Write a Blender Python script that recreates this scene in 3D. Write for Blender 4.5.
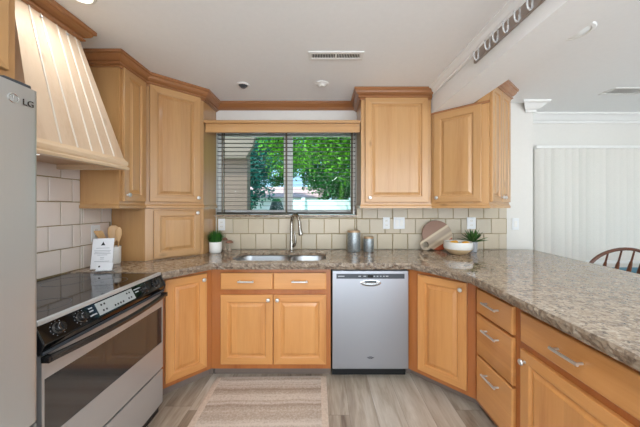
import bpy, bmesh, math, random
from mathutils import Vector, Matrix, noise

for o in list(bpy.data.objects):
    bpy.data.objects.remove(o, do_unlink=True)
SC = bpy.context.scene
COL = SC.collection
R = math.radians
PI = math.pi

# ------------------------------------------------------------------ camera
cam_d = bpy.data.cameras.new('camera')
cam = bpy.data.objects.new('camera', cam_d)
COL.objects.link(cam)
cam.location = (0, 0, 1.37)
cam.rotation_euler = (R(90), 0, 0)
cam_d.sensor_width = 36
cam_d.lens = 263 / 640 * 36
cam_d.shift_x = -2.0 / 640
cam_d.shift_y = -6.5 / 640
cam_d.clip_start = 0.02
SC.camera = cam

# ------------------------------------------------------------------ world, sun, exposure
SC.view_settings.view_transform = 'Standard'
SC.view_settings.look = 'None'
SC.view_settings.gamma = 1
SC.view_settings.use_curve_mapping = False
SC.view_settings.exposure = 0.0
W = bpy.data.worlds.new('world')
SC.world = W
W.use_nodes = True
wn = W.node_tree
wn.nodes.clear()
_out = wn.nodes.new('ShaderNodeOutputWorld')
_bg = wn.nodes.new('ShaderNodeBackground')
_tc = wn.nodes.new('ShaderNodeTexCoord')
_sp = wn.nodes.new('ShaderNodeSeparateXYZ')
_rp = wn.nodes.new('ShaderNodeValToRGB')
_mr = wn.nodes.new('ShaderNodeMapRange')
_mr.inputs['From Min'].default_value = -1
_mr.inputs['From Max'].default_value = 1
wn.links.new(_tc.outputs['Generated'], _sp.inputs[0])
wn.links.new(_sp.outputs['Z'], _mr.inputs['Value'])
wn.links.new(_mr.outputs[0], _rp.inputs[0])
wn.links.new(_rp.outputs[0], _bg.inputs['Color'])
wn.links.new(_bg.outputs[0], _out.inputs[0])
_e = _rp.color_ramp.elements
_e[0].position = 0.0
_e[0].color = (1.12, 1.22, 1.36, 1)
_e[1].position = 1.0
_e[1].color = (0.30, 0.52, 0.90, 1)
for p, c in ((0.49, (0.98, 1.05, 1.14, 1)), (0.51, (0.86, 0.95, 1.0, 1)), (0.66, (0.62, 0.82, 1.0, 1))):
    k = _e.new(p)
    k.color = c
# the sky is hazy and bright on the sun's side (behind the house), deeper blue on the other
_my = wn.nodes.new('ShaderNodeMapRange')
_my.inputs['From Min'].default_value = -0.25
_my.inputs['From Max'].default_value = 0.45
wn.links.new(_sp.outputs['Y'], _my.inputs['Value'])
_mxs = wn.nodes.new('ShaderNodeMix')
_mxs.data_type = 'RGBA'
_mxs.blend_type = 'MULTIPLY'
wn.links.new(_my.outputs[0], _mxs.inputs[0])
wn.links.new(_rp.outputs[0], _mxs.inputs[6])
_mxs.inputs[7].default_value = (0.15, 0.23, 0.28, 1)
wn.links.new(_mxs.outputs[2], _bg.inputs['Color'])
_bg.inputs['Strength'].default_value = 4.7

sun_d = bpy.data.lights.new('sun', 'SUN')
sun_d.energy = 8.0
sun_d.angle = R(1)
sun_d.color = (1.0, 0.95, 0.86)
sun = bpy.data.objects.new('sun', sun_d)
COL.objects.link(sun)
sun.rotation_euler = Vector((0.5, 0.32, -0.8)).to_track_quat('-Z', 'Y').to_euler()

HOOD_FILL_W = 2.2             # watts of the added fill lamp under the range hood
LAMP_W = 8.0            # watts of one recessed ceiling lamp
LAMP_COL = (0.86, 0.94, 1.0)
FILL_GLOBE_W = 44.0          # watts of one added, unseen globe fill light
DINING_FILL_W = 10.0         # watts of the added fill globe over the dining side


# ------------------------------------------------------------------ helpers
def lin(r, g, b):
    def f(c):
        c /= 255.0
        return c / 12.92 if c <= 0.04045 else ((c + 0.055) / 1.055) ** 2.4
    return (f(r), f(g), f(b), 1.0)


class MB:
    def __init__(self):
        self.v, self.f, self.m = [], [], []

    def add(self, vs, fs, m=0):
        b = len(self.v)
        self.v += [tuple(p) for p in vs]
        for f in fs:
            self.f.append(tuple(b + i for i in f))
            self.m.append(m)
        return self

    def box(self, x0, y0, z0, x1, y1, z1, m=0):
        x0, x1 = min(x0, x1), max(x0, x1)
        y0, y1 = min(y0, y1), max(y0, y1)
        z0, z1 = min(z0, z1), max(z0, z1)
        vs = [(x, y, z) for z in (z0, z1) for y in (y0, y1) for x in (x0, x1)]
        fs = [(0, 2, 3, 1), (4, 5, 7, 6), (0, 1, 5, 4), (2, 6, 7, 3), (0, 4, 6, 2), (1, 3, 7, 5)]
        return self.add(vs, fs, m)

    def prism(self, poly, z0, z1, m=0):
        """poly: ccw xy points"""
        n = len(poly)
        a = sum(poly[i][0] * poly[(i + 1) % n][1] - poly[(i + 1) % n][0] * poly[i][1] for i in range(n))
        if a < 0:
            poly = poly[::-1]
        vs = [(x, y, z0) for x, y in poly] + [(x, y, z1) for x, y in poly]
        fs = [tuple(range(n))[::-1], tuple(range(n, 2 * n))]
        fs += [(i, (i + 1) % n, n + (i + 1) % n, n + i) for i in range(n)]
        return self.add(vs, fs, m)

    def extr(self, poly, fn0, fn1, m=0):
        """polygon placed by two functions of (a, b) -> xyz, joined"""
        n = len(poly)
        vs = [fn0(*p) for p in poly] + [fn1(*p) for p in poly]
        fs = [tuple(range(n))[::-1], tuple(range(n, 2 * n))]
        fs += [(i, (i + 1) % n, n + (i + 1) % n, n + i) for i in range(n)]
        return self.add(vs, fs, m)

    def rings(self, rings, m=0, cap0=True, cap1=True, closed=True):
        n = len(rings[0])
        vs = [p for r in rings for p in r]
        fs = []
        for k in range(len(rings) - 1):
            for i in range(n if closed else n - 1):
                j = (i + 1) % n
                fs.append((k * n + i, k * n + j, (k + 1) * n + j, (k + 1) * n + i))
        if cap0:
            fs.append(tuple(range(n))[::-1])
        if cap1:
            fs.append(tuple((len(rings) - 1) * n + i for i in range(n)))
        return self.add(vs, fs, m)

    def lathe(self, prof, c=(0, 0, 0), seg=24, axis='z', m=0):
        rs = []
        for r, h in prof:
            ring = []
            for i in range(seg):
                a = 2 * PI * i / seg
                u, w = r * math.cos(a), r * math.sin(a)
                if axis == 'z':
                    q = (u, w, h)
                elif axis == 'y':
                    q = (w, h, u)
                else:
                    q = (h, u, w)
                ring.append((c[0] + q[0], c[1] + q[1], c[2] + q[2]))
            rs.append(ring)
        return self.rings(rs, m)

    def tube(self, pts, r, seg=10, m=0, flat=None):
        pts = [Vector(p) for p in pts]
        n = len(pts)
        rad = r if isinstance(r, (list, tuple)) else [r] * n
        rs = []
        up = None
        for i in range(n):
            d = (pts[min(i + 1, n - 1)] - pts[max(i - 1, 0)]).normalized()
            if up is None:
                up = Vector((0, 0, 1)) if abs(d.z) < 0.9 else Vector((1, 0, 0))
            s = d.cross(up).normalized()
            up = s.cross(d).normalized()
            k = flat if flat else 1.0
            rs.append([tuple(pts[i] + s * math.cos(2 * PI * j / seg) * rad[i] + up * math.sin(2 * PI * j / seg) * rad[i] * k) for j in range(seg)])
        return self.rings(rs, m)

    def cyl(self, p0, p1, r0, r1=None, seg=16, m=0):
        return self.tube([p0, p1], [r0, r0 if r1 is None else r1], seg, m)

    def ell(self, c, rx, ry, rz, seg=14, n=9, m=0):
        rs = []
        for k in range(n):
            t = PI * (k + 0.02 if k == 0 else (k - 0.02 if k == n - 1 else k)) / (n - 1)
            rs.append([(c[0] + rx * math.sin(t) * math.cos(2 * PI * i / seg), c[1] + ry * math.sin(t) * math.sin(2 * PI * i / seg),
                        c[2] - rz * math.cos(t)) for i in range(seg)])
        return self.rings(rs, m)

    def sweep(self, prof, path, i0=0, i1=None, m=0):
        """prof: (out, z) points; path: xy polyline, 'out' is to its right-hand side; only segments i0..i1-1 are emitted, mitred as the whole"""
        n = len(path)
        i1 = n - 1 if i1 is None else i1
        P = [Vector(p) for p in path]
        rs = []
        for i in range(n):
            d0 = (P[i] - P[i - 1]).normalized() if i > 0 else None
            d1 = (P[i + 1] - P[i]).normalized() if i < n - 1 else None
            d0 = d0 or d1
            d1 = d1 or d0
            n0, n1 = Vector((d0.y, -d0.x)), Vector((d1.y, -d1.x))
            b = (n0 + n1).normalized()
            b = b / max(0.25, b.dot(n0))
            rs.append([(P[i].x + b.x * o, P[i].y + b.y * o, z) for o, z in prof])
        return self.rings(rs[i0:i1 + 1], m)

    def xf(self, M):
        self.v = [tuple(M @ Vector(p)) for p in self.v]
        return self


def link(name, mb, mats, parent=None, bevel=0.0, smooth=False, ang=35, seg=2):
    me = bpy.data.meshes.new(name)
    me.from_pydata(mb.v, [], mb.f)
    if not isinstance(mats, (list, tuple)):
        mats = [mats]
    for m in mats:
        me.materials.append(m)
    me.polygons.foreach_set('material_index', mb.m)
    bm = bmesh.new()
    bm.from_mesh(me)
    bmesh.ops.recalc_face_normals(bm, faces=bm.faces)
    bm.to_mesh(me)
    bm.free()
    if smooth:
        me.shade_smooth()
        me.set_sharp_from_angle(angle=R(ang))
    me.update()
    o = bpy.data.objects.new(name, me)
    COL.objects.link(o)
    if parent is not None:
        o.parent = parent
    if bevel:
        b = o.modifiers.new('bevel', 'BEVEL')
        b.width = bevel
        b.segments = seg
        b.limit_method = 'ANGLE'
        b.angle_limit = R(40)
    return o


def tag(o, label, cat, group=None, kind=None):
    o['label'] = label
    o['category'] = cat
    if group:
        o['group'] = group
    if kind:
        o['kind'] = kind
    return o


def thing(name, label, cat, loc=(0, 0, 0), rz=0.0, group=None):
    o = bpy.data.objects.new(name, None)
    o.empty_display_size = 0.1
    COL.objects.link(o)
    o.location = loc
    o.rotation_euler = (0, 0, rz)
    return tag(o, label, cat, group)


def inv(t):
    """world -> local of a thing placed by loc + rotz"""
    return (Matrix.Translation(t.location) @ Matrix.Rotation(t.rotation_euler.z, 4, 'Z')).inverted()


def struct(name, mb, mats, parent=None, **k):
    o = link(name, mb, mats, parent, **k)
    if parent is None:
        o['kind'] = 'structure'
    return o


def textmesh(body, size, depth=0.0006):
    cu = bpy.data.curves.new('lettering', 'FONT')
    cu.body = body
    cu.size = size
    cu.extrude = depth
    cu.align_x = 'CENTER'
    cu.align_y = 'CENTER'
    o = bpy.data.objects.new('lettering', cu)
    COL.objects.link(o)
    dg = bpy.context.evaluated_depsgraph_get()
    me = bpy.data.meshes.new_from_object(o.evaluated_get(dg))
    mb = MB()
    mb.add([tuple(v.co) for v in me.vertices], [tuple(p.vertices) for p in me.polygons])
    bpy.data.objects.remove(o, do_unlink=True)
    bpy.data.curves.remove(cu)
    bpy.data.meshes.remove(me)
    return mb


# ------------------------------------------------------------------ materials
class NT:
    def __init__(self, name):
        self.mat = bpy.data.materials.new(name)
        self.mat.use_nodes = True
        self.t = self.mat.node_tree
        self.b = self.t.nodes['Principled BSDF']
        self.o = self.t.nodes['Material Output']

    def n(self, typ, **kw):
        x = self.t.nodes.new('ShaderNode' + typ)
        for k, v in kw.items():
            setattr(x, k, v)
        return x

    def l(self, a, b):
        self.t.links.new(a, b)

    def coord(self, kind='Object'):
        return self.n('TexCoord').outputs[kind]

    def map(self, src, scale=(1, 1, 1), loc=None):
        m = self.n('Mapping')
        m.inputs['Scale'].default_value = scale
        self.l(src, m.inputs['Vector'])
        if loc is not None:
            self.l(loc, m.inputs['Location'])
        return m.outputs[0]

    def noise(self, v, scale, detail=3, rough=0.5, dist=0.0):
        x = self.n('TexNoise')
        x.inputs['Scale'].default_value = scale
        x.inputs['Detail'].default_value = detail
        x.inputs['Roughness'].default_value = rough
        x.inputs['Distortion'].default_value = dist
        self.l(v, x.inputs['Vector'])
        return x

    def ramp(self, fac, stops, interp='LINEAR'):
        r = self.n('ValToRGB')
        r.color_ramp.interpolation = interp
        e = r.color_ramp.elements
        e[0].position, e[0].color = stops[0][0], stops[0][1]
        e[1].position, e[1].color = stops[-1][0], stops[-1][1]
        for p, c in stops[1:-1]:
            q = e.new(p)
            q.color = c
        self.l(fac, r.inputs[0])
        return r.outputs[0]

    def mix(self, fac, a, b, blend='MIX'):
        m = self.n('Mix', data_type='RGBA', blend_type=blend)
        for s, v in ((m.inputs[0], fac), (m.inputs[6], a), (m.inputs[7], b)):
            if isinstance(v, (int, float)):
                s.default_value = v
            elif isinstance(v, tuple):
                s.default_value = v
            else:
                self.l(v, s)
        return m.outputs[2]

    def math(self, op, a, b=None, c=None):
        m = self.n('Math', operation=op)
        for i, v in enumerate((a, b, c)):
            if v is None:
                continue
            if isinstance(v, (int, float)):
                m.inputs[i].default_value = v
            else:
                self.l(v, m.inputs[i])
        return m.outputs[0]

    def bump(self, h, strength=0.2, dist=0.01):
        b = self.n('Bump')
        b.inputs['Strength'].default_value = strength
        b.inputs['Distance'].default_value = dist
        self.l(h, b.inputs['Height'])
        self.l(b.outputs[0], self.b.inputs['Normal'])

    def set(self, **k):
        for a, v in k.items():
            a = a.replace('_', ' ')
            if isinstance(v, (int, float, tuple)):
                self.b.inputs[a].default_value = v
            else:
                self.l(v, self.b.inputs[a])
        return self


def plain(name, col, rough=0.5, metal=0.0, spec=0.5, grain=0.03, scale=40):
    """near-uniform material with a slight procedural mottling"""
    t = NT(name)
    nz = t.noise(t.coord(), scale, 3)
    d = tuple(max(0, c * (1 - grain)) for c in col[:3]) + (1,)
    u = tuple(min(1, c * (1 + grain)) for c in col[:3]) + (1,)
    t.set(Base_Color=t.ramp(nz.outputs[0], [(0.3, d), (0.7, u)]), Roughness=rough, Metallic=metal)
    t.b.inputs['Specular IOR Level'].default_value = spec
    return t.mat


def wood(name, dark, light, axis='z', rough=0.32, board=0.085, knots=True, coat=0.45, var=0.10):
    t = NT(name)
    co = t.coord()
    rnd = t.n('ObjectInfo').outputs['Random']
    off = t.n('CombineXYZ')
    for i, k in enumerate((37.0, 91.0, 53.0)):
        t.l(t.math('MULTIPLY', rnd, k), off.inputs[i])
    st = {'z': (1, 1, 0.06), 'x': (0.06, 1, 1), 'y': (1, 0.06, 1)}[axis]
    v = t.map(co, st, off.outputs[0])
    n1 = t.noise(v, 9, 4, 0.5, 0.5)
    n2 = t.noise(v, 110, 2, 0.5)
    g = t.math('ADD', t.math('MULTIPLY', n1.outputs[0], 0.75), t.math('MULTIPLY', n2.outputs[0], 0.25))
    col = t.ramp(g, [(0.25, dark), (0.5, tuple(a * 0.35 + b * 0.65 for a, b in zip(dark, light))), (0.8, light)])
    # glued-up boards of slightly different tone
    s = t.n('SeparateXYZ')
    t.l(co, s.inputs[0])
    a = s.outputs['X'] if axis in 'zy' else s.outputs['Z']
    cell = t.math('FLOOR', t.math('ADD', t.math('DIVIDE', a, board), t.math('MULTIPLY', rnd, 60)))
    wnz = t.n('TexWhiteNoise', noise_dimensions='1D')
    t.l(cell, wnz.inputs['W'])
    k = t.math('MULTIPLY_ADD', wnz.outputs['Value'], var, 1 - var * 0.6)
    k2 = t.math('MULTIPLY_ADD', rnd, 0.06, 0.97)
    kk = t.math('MULTIPLY', k, k2)
    hsv = t.n('HueSaturation')
    t.l(col, hsv.inputs['Color'])
    t.l(kk, hsv.inputs['Value'])
    c = hsv.outputs[0]
    if knots:
        kv = t.map(co, {'z': (1, 1, 0.5), 'x': (0.5, 1, 1), 'y': (1, 0.5, 1)}[axis], off.outputs[0])
        vo = t.n('TexVoronoi')
        vo.inputs['Scale'].default_value = 4.2
        t.l(kv, vo.inputs['Vector'])
        ks = t.ramp(vo.outputs['Distance'], [(0.02, (1, 1, 1, 1)), (0.09, (0, 0, 0, 1))])
        c = t.mix(t.math('MULTIPLY', ks, 0.55), c, tuple(x * 0.45 for x in dark[:3]) + (1,))
    t.set(Base_Color=c, Roughness=rough, Coat_Weight=coat, Coat_Roughness=0.14)
    t.bump(g, 0.05, 0.003)
    return t.mat


M = {}
UD, UL = lin(172, 123, 73), lin(200, 156, 104)
BD, BL = lin(188, 120, 60), lin(218, 156, 92)  # same wood as the uppers; warmer light below is put into this tone
for ax in 'xz':
    M['upper_' + ax] = wood('honey_maple_' + ax, UD, UL, ax)
    M['base_' + ax] = wood('amber_maple_' + ax, BD, BL, ax)
M['frame_base'] = wood('amber_maple_frame', lin(156, 84, 38), lin(184, 112, 56), 'z')
M['crown'] = wood('crown_maple', lin(138, 88, 52), lin(172, 118, 74), 'x', knots=False, rough=0.3)
M['hood'] = wood('pale_maple', lin(200, 168, 138), lin(222, 196, 168), 'z', board=0.5, rough=0.28)
M['hood_trim'] = wood('pale_maple_trim', lin(208, 174, 138), lin(226, 198, 164), 'x', knots=False)
M['bead_highlight'] = plain('pale_bead_highlight', lin(226, 214, 198), 0.2, grain=0.01)  # whitish colour stands in for the highlights along the grooves
M['white_wall'] = plain('white_paint', lin(222, 219, 212), 0.85, grain=0.01)
M['ceiling'] = plain('ceiling_paint', lin(242, 242, 241), 0.9, grain=0.01)
M['trim_white'] = plain('trim_paint', lin(234, 233, 229), 0.5, grain=0.01)
M['plastic_white'] = plain('white_plastic', lin(228, 230, 230), 0.35, grain=0.01)
M['ceramic'] = plain('white_ceramic', lin(232, 230, 224), 0.3, grain=0.02)
M['black_glossy'] = plain('black_glass', lin(14, 14, 15), 0.06, spec=0.6)
M['black_plastic'] = plain('black_plastic', lin(24, 24, 26), 0.35)
M['dark_gap'] = plain('dark_recess', lin(20, 17, 15), 0.8)
M['grey_strip'] = plain('control_strip_grey', lin(62, 66, 72), 0.3)
M['silver_plate'] = plain('silver_display', lin(188, 190, 190), 0.3, 0.35)
M['chrome'] = plain('chrome', lin(214, 214, 214), 0.14, 1.0)
M['hook'] = plain('polished_hook', lin(226, 228, 230), 0.18, 0.5)
M['nickel'] = plain('brushed_nickel', lin(214, 213, 210), 0.3, 0.75)
M['kick'] = plain('toe_kick_vinyl', lin(124, 108, 98), 0.35)
M['kick_black'] = plain('black_kick', lin(16, 16, 17), 0.5)
M['grey_pot'] = plain('grey_ceramic', lin(168, 170, 174), 0.5)
M['paper'] = plain('paper', lin(238, 238, 240), 0.7, grain=0.01)
M['ink'] = plain('ink', lin(25, 25, 28), 0.6)
M['ink_grey'] = plain('grey_ink', lin(170, 172, 176), 0.6)
M['utensil'] = wood('beech_utensil', lin(196, 150, 98), lin(220, 180, 128), 'z', knots=False, coat=0)
M['lid'] = wood('lid_wood', lin(160, 128, 94), lin(190, 158, 120), 'x', knots=False, coat=0)
M['chair'] = wood('chair_wood', lin(72, 34, 12), lin(100, 52, 22), 'z', knots=False, var=0.04)
M['blue'] = plain('blue_cloth', lin(48, 122, 150), 0.6)
M['mauve_wood'] = wood('rail_wood', lin(138, 122, 112), lin(160, 146, 136), 'y', knots=False, coat=0)
M['orange'] = plain('lemon_orange', lin(238, 178, 56), 0.45, grain=0.08)
M['lime'] = plain('lime_green', lin(60, 96, 48), 0.45, grain=0.1)
M['mush_cap'] = plain('brown_cap', lin(140, 100, 82), 0.4, grain=0.1)
M['mush_stem'] = plain('pale_stem', lin(200, 180, 160), 0.5, grain=0.05)
M['soil'] = plain('soil', lin(60, 46, 36), 0.9, grain=0.2)
M['slat'] = plain('blind_slat', lin(52, 45, 36), 0.5)
M['tape'] = plain('blind_cord', lin(120, 108, 90), 0.8)
M['tan_band'] = plain('tan_glaze', lin(206, 178, 138), 0.4, grain=0.05)


def steel(name, col, rough=0.3, axis='z', aniso=0.0, metal=0.8):
    t = NT(name)
    co = t.coord()
    st = {'z': (60, 60, 0.6), 'x': (0.6, 60, 60), 'y': (60, 0.6, 60)}[axis]
    nz = t.noise(t.map(co, st), 14, 2)
    big = t.noise(co, 1.4, 2)
    f = t.math('ADD', t.math('MULTIPLY', nz.outputs[0], 0.6), t.math('MULTIPLY', big.outputs[0], 0.4))
    t.set(Base_Color=t.ramp(f, [(0.3, tuple(c * 0.97 for c in col[:3]) + (1,)), (0.7, col)]), Metallic=metal,
          Roughness=t.math('MULTIPLY_ADD', nz.outputs[0], 0.04, rough))
    return t.mat


M['steel'] = steel('stainless_steel', lin(176, 178, 184), 0.3, metal=0.82)
M['steel_fridge'] = steel('refrigerator_steel', lin(190, 190, 187), 0.33, metal=0.6)
M['steel_h'] = steel('stainless_steel_brushed_across', lin(190, 189, 188), 0.38, 'x', metal=0.6)
M['steel_sink'] = steel('sink_steel', lin(176, 178, 180), 0.28, 'x', metal=0.95)
M['handle_dark'] = steel('dark_steel', lin(78, 76, 75), 0.2, 'x')
M['faucet'] = steel('faucet_nickel', lin(168, 163, 155), 0.24, 'z', metal=1.0)
M['oven_glass'] = plain('oven_glass', lin(52, 50, 49), 0.07, spec=1.0)

# hammered canister metal
t = NT('hammered_metal')
vo = t.n('TexVoronoi')
vo.inputs['Scale'].default_value = 55
t.l(t.coord(), vo.inputs['Vector'])
t.set(Base_Color=t.ramp(vo.outputs['Distance'], [(0.0, lin(176, 182, 182)), (0.7, lin(146, 152, 154))]), Metallic=0.7, Roughness=0.36)
t.bump(vo.outputs['Distance'], 0.5, 0.004)
M['hammered'] = t.mat

# granite
def granite(name, rough, bump, gain=1.0):
    t = NT(name)
    co = t.coord()
    w = t.noise(co, 25, 3)
    v = t.n('VectorMath', operation='MULTIPLY_ADD')
    t.l(w.outputs['Color'], v.inputs[0])
    v.inputs[1].default_value = (0.02, 0.02, 0.02)
    t.l(co, v.inputs[2])
    v1 = t.n('TexVoronoi')
    v1.inputs['Scale'].default_value = 52
    t.l(v.outputs[0], v1.inputs['Vector'])
    s1 = t.n('SeparateColor')
    t.l(v1.outputs['Color'], s1.inputs[0])
    v2 = t.n('TexVoronoi')
    v2.inputs['Scale'].default_value = 130
    t.l(v.outputs[0], v2.inputs['Vector'])
    s2 = t.n('SeparateColor')
    t.l(v2.outputs['Color'], s2.inputs[0])
    big = t.noise(co, 7, 4, 0.6)
    def g(c):
        return tuple(min(1, x * gain) for x in c[:3]) + (1,)
    base = t.ramp(s1.outputs[0], [(0.0, g(lin(88, 70, 58))), (0.14, g(lin(112, 94, 78))), (0.3, g(lin(146, 126, 106))), (0.5, g(lin(160, 142, 122))),
                                  (0.72, g(lin(158, 140, 120))), (0.9, g(lin(180, 164, 144)))], 'CONSTANT')
    fine = t.ramp(s2.outputs[0], [(0.0, g(lin(62, 50, 44))), (0.14, g(lin(140, 120, 100))), (0.6, g(lin(164, 148, 130))), (0.88, g(lin(190, 176, 156)))], 'CONSTANT')
    c = t.mix(0.45, base, fine)
    c = t.mix(t.math('MULTIPLY', t.ramp(big.outputs[0], [(0.4, (0, 0, 0, 1)), (0.7, (1, 1, 1, 1))]), 0.3), c, g(lin(120, 92, 64)))
    t.set(Base_Color=c, Roughness=rough)
    t.b.inputs['IOR'].default_value = 1.62
    if bump:
        t.bump(t.math('ADD', s1.outputs[1], t.noise(co, 60, 4).outputs[0]), bump, 0.006)
    return t.mat


M['granite'] = granite('polished_granite', 0.045, 0.0, 1.2)
M['granite_edge'] = granite('chiselled_granite_edge', 0.5, 0.8, 0.88)

# tiles: each tile is an island with its own tone; same tile on both walls, their differing light put in the tones
def tilemat(name, tones, wear):
    t = NT(name)
    geo = t.n('NewGeometry')
    nz = t.noise(t.coord(), 9, 4, 0.6)
    nf = t.noise(t.coord(), 60, 3)
    tone = t.ramp(geo.outputs['Random Per Island'], [(0.0, tones[0]), (0.3, tones[1]), (0.6, tones[2]), (1.0, tones[3])])
    c = t.mix(t.math('MULTIPLY', nz.outputs[0], 0.45), tone, wear)
    t.set(Base_Color=c, Roughness=t.math('MULTIPLY_ADD', nf.outputs[0], 0.2, 0.28))
    t.bump(nz.outputs[0], 0.25, 0.006)
    return t.mat


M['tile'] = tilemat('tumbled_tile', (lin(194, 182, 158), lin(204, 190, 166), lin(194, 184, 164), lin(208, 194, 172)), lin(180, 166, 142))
M['tile_side_lit'] = tilemat('tumbled_tile_lit', (lin(220, 208, 200), lin(228, 216, 206), lin(218, 208, 202), lin(230, 218, 206)), lin(208, 194, 182))  # same tile; lighter, pinker tones stand in for the light on this wall
M['grout'] = plain('khaki_grout', lin(156, 138, 102), 0.9, grain=0.08)

# floor planks along Y
t = NT('plank_floor')
co = t.coord()
s = t.n('SeparateXYZ')
t.l(co, s.inputs[0])
PWD, PLN = 0.18, 1.22
row = t.math('FLOOR', t.math('DIVIDE', s.outputs['X'], PWD))
w1 = t.n('TexWhiteNoise', noise_dimensions='1D')
t.l(row, w1.inputs['W'])
ysh = t.math('ADD', t.math('DIVIDE', s.outputs['Y'], PLN), w1.outputs['Value'])
colm = t.math('FLOOR', ysh)
cmb = t.n('CombineXYZ')
t.l(row, cmb.inputs[0])
t.l(colm, cmb.inputs[1])
w2 = t.n('TexWhiteNoise', noise_dimensions='2D')
t.l(cmb.outputs[0], w2.inputs['Vector'])
off = t.n('CombineXYZ')
t.l(t.math('MULTIPLY', w2.outputs['Value'], 40), off.inputs[0])
t.l(t.math('MULTIPLY', w2.outputs['Value'], 17), off.inputs[1])
v = t.map(co, (1, 0.11, 1), off.outputs[0])
g1 = t.noise(v, 13, 5, 0.6, 0.8)
g2 = t.noise(v, 70, 2)
g = t.math('ADD', t.math('MULTIPLY', g1.outputs[0], 0.8), t.math('MULTIPLY', g2.outputs[0], 0.2))
tone = t.math('MULTIPLY_ADD', t.math('SUBTRACT', w2.outputs['Value'], 0.5), 0.30, g)
c = t.ramp(tone, [(0.26, lin(118, 100, 84)), (0.42, lin(156, 140, 122)), (0.58, lin(184, 170, 152)), (0.78, lin(208, 198, 184))])
fx = t.math('FRACT', t.math('DIVIDE', s.outputs['X'], PWD))
fy = t.math('FRACT', ysh)
gx = t.math('LESS_THAN', fx, 0.014)
gy = t.math('LESS_THAN', fy, 0.003)
c = t.mix(t.math('MULTIPLY', t.math('MAXIMUM', gx, gy), 0.5), c, lin(84, 70, 58))
t.set(Base_Color=c, Roughness=0.42)
t.bump(g, 0.06, 0.003)
M['floor'] = t.mat

# rug
t = NT('woven_rug')
co = t.coord()
s = t.n('SeparateXYZ')
t.l(co, s.inputs[0])
wob = t.noise(co, 5, 2)
yy = t.math('ADD', s.outputs['Y'], t.math('MULTIPLY', wob.outputs[0], 0.035))
band = t.n('TexNoise', noise_dimensions='1D')
band.inputs['Scale'].default_value = 13
band.inputs['Detail'].default_value = 2
t.l(yy, band.inputs['W'])
fz = t.noise(co, 75, 4, 0.75)
f = t.math('ADD', t.math('MULTIPLY', band.outputs[0], 0.6), t.math('MULTIPLY', fz.outputs[0], 0.4))
c = t.ramp(f, [(0.37, lin(158, 138, 120)), (0.48, lin(188, 170, 153)), (0.59, lin(214, 200, 186))])
ex = t.math('GREATER_THAN', t.math('ABSOLUTE', s.outputs['X']), 0.395)
c = t.mix(ex, c, t.ramp(fz.outputs[0], [(0.3, lin(196, 174, 154)), (0.7, lin(222, 204, 186))]))
t.set(Base_Color=c, Roughness=0.95)
t.bump(fz.outputs[0], 0.6, 0.006)
M['rug'] = t.mat

# striped cutting board
t = NT('mixed_wood_board')
co = t.coord()
m_ = t.n('Mapping')
m_.inputs['Rotation'].default_value = (0, R(32), 0)
t.l(co, m_.inputs['Vector'])
s = t.n('SeparateXYZ')
t.l(m_.outputs[0], s.inputs[0])
gz = t.noise(t.map(m_.outputs[0], (0.1, 1, 1)), 60, 4)
zz = t.math('MULTIPLY_ADD', gz.outputs[0], 0.012, s.outputs['Z'])
c = t.ramp(t.math('MULTIPLY_ADD', zz, 3.0, 0.5), [(0.0, lin(166, 72, 38)), (0.22, lin(170, 80, 46)), (0.235, lin(204, 180, 148)), (0.30, lin(168, 146, 122)), (0.36, lin(198, 178, 148)), (0.42, lin(160, 142, 122)),
                                                 (0.54, lin(176, 156, 134)), (0.575, lin(208, 190, 160)), (0.61, lin(208, 190, 160)), (0.63, lin(146, 112, 92)), (1.0, lin(138, 104, 84))])
t.set(Base_Color=c, Roughness=0.45)
M['board'] = t.mat

# foliage
def leafmat(name, a, b, trans=0.45):
    t = NT(name)
    g = t.n('NewGeometry')
    c = t.ramp(g.outputs['Random Per Island'], [(0.0, a), (1.0, b)])
    d = t.n('BsdfTranslucent')
    t.l(c, d.inputs['Color'])
    t.set(Base_Color=c, Roughness=0.5)
    mx = t.n('MixShader')
    mx.inputs[0].default_value = trans
    t.l(t.b.outputs[0], mx.inputs[1])
    t.l(d.outputs[0], mx.inputs[2])
    t.l(mx.outputs[0], t.o.inputs['Surface'])
    return t.mat


M['leaf_bright'] = leafmat('bright_leaves', lin(6, 58, 10), lin(112, 184, 36))
M['leaf_mid'] = leafmat('green_leaves', lin(6, 58, 22), lin(44, 122, 44))
M['leaf_blue'] = leafmat('blue_green_leaves', lin(8, 64, 60), lin(50, 130, 110))
M['grass_blade'] = leafmat('grass_blades', lin(30, 86, 30), lin(66, 128, 46), 0.2)
M['succulent'] = leafmat('succulent_leaves', lin(44, 84, 40), lin(84, 128, 60), 0.15)
M['bark'] = plain('bark', lin(84, 66, 52), 0.9, grain=0.3)
M['lawn'] = plain('lawn', lin(70, 128, 62), 0.9, grain=0.3, scale=8)
M['asphalt'] = plain('asphalt', lin(160, 166, 170), 0.9, grain=0.1)
M['stucco'] = plain('brown_stucco', lin(100, 88, 76), 0.9, grain=0.06)
M['eave'] = plain('eave_paint', lin(104, 96, 82), 0.8)
M['fence'] = plain('pale_fence', lin(214, 232, 232), 0.7)
M['roofing'] = plain('roof_shingle', lin(160, 140, 134), 0.9, grain=0.1)
M['siding'] = plain('pale_siding', lin(214, 218, 224), 0.8)
M['car_paint'] = plain('car_paint', lin(214, 222, 228), 0.2)
M['red_lamp'] = plain('red_lamp', lin(190, 30, 30), 0.2)
M['tyre'] = plain('tyre', lin(25, 25, 26), 0.8)
M['bin'] = plain('dark_green_plastic', lin(26, 52, 40), 0.5)

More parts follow.
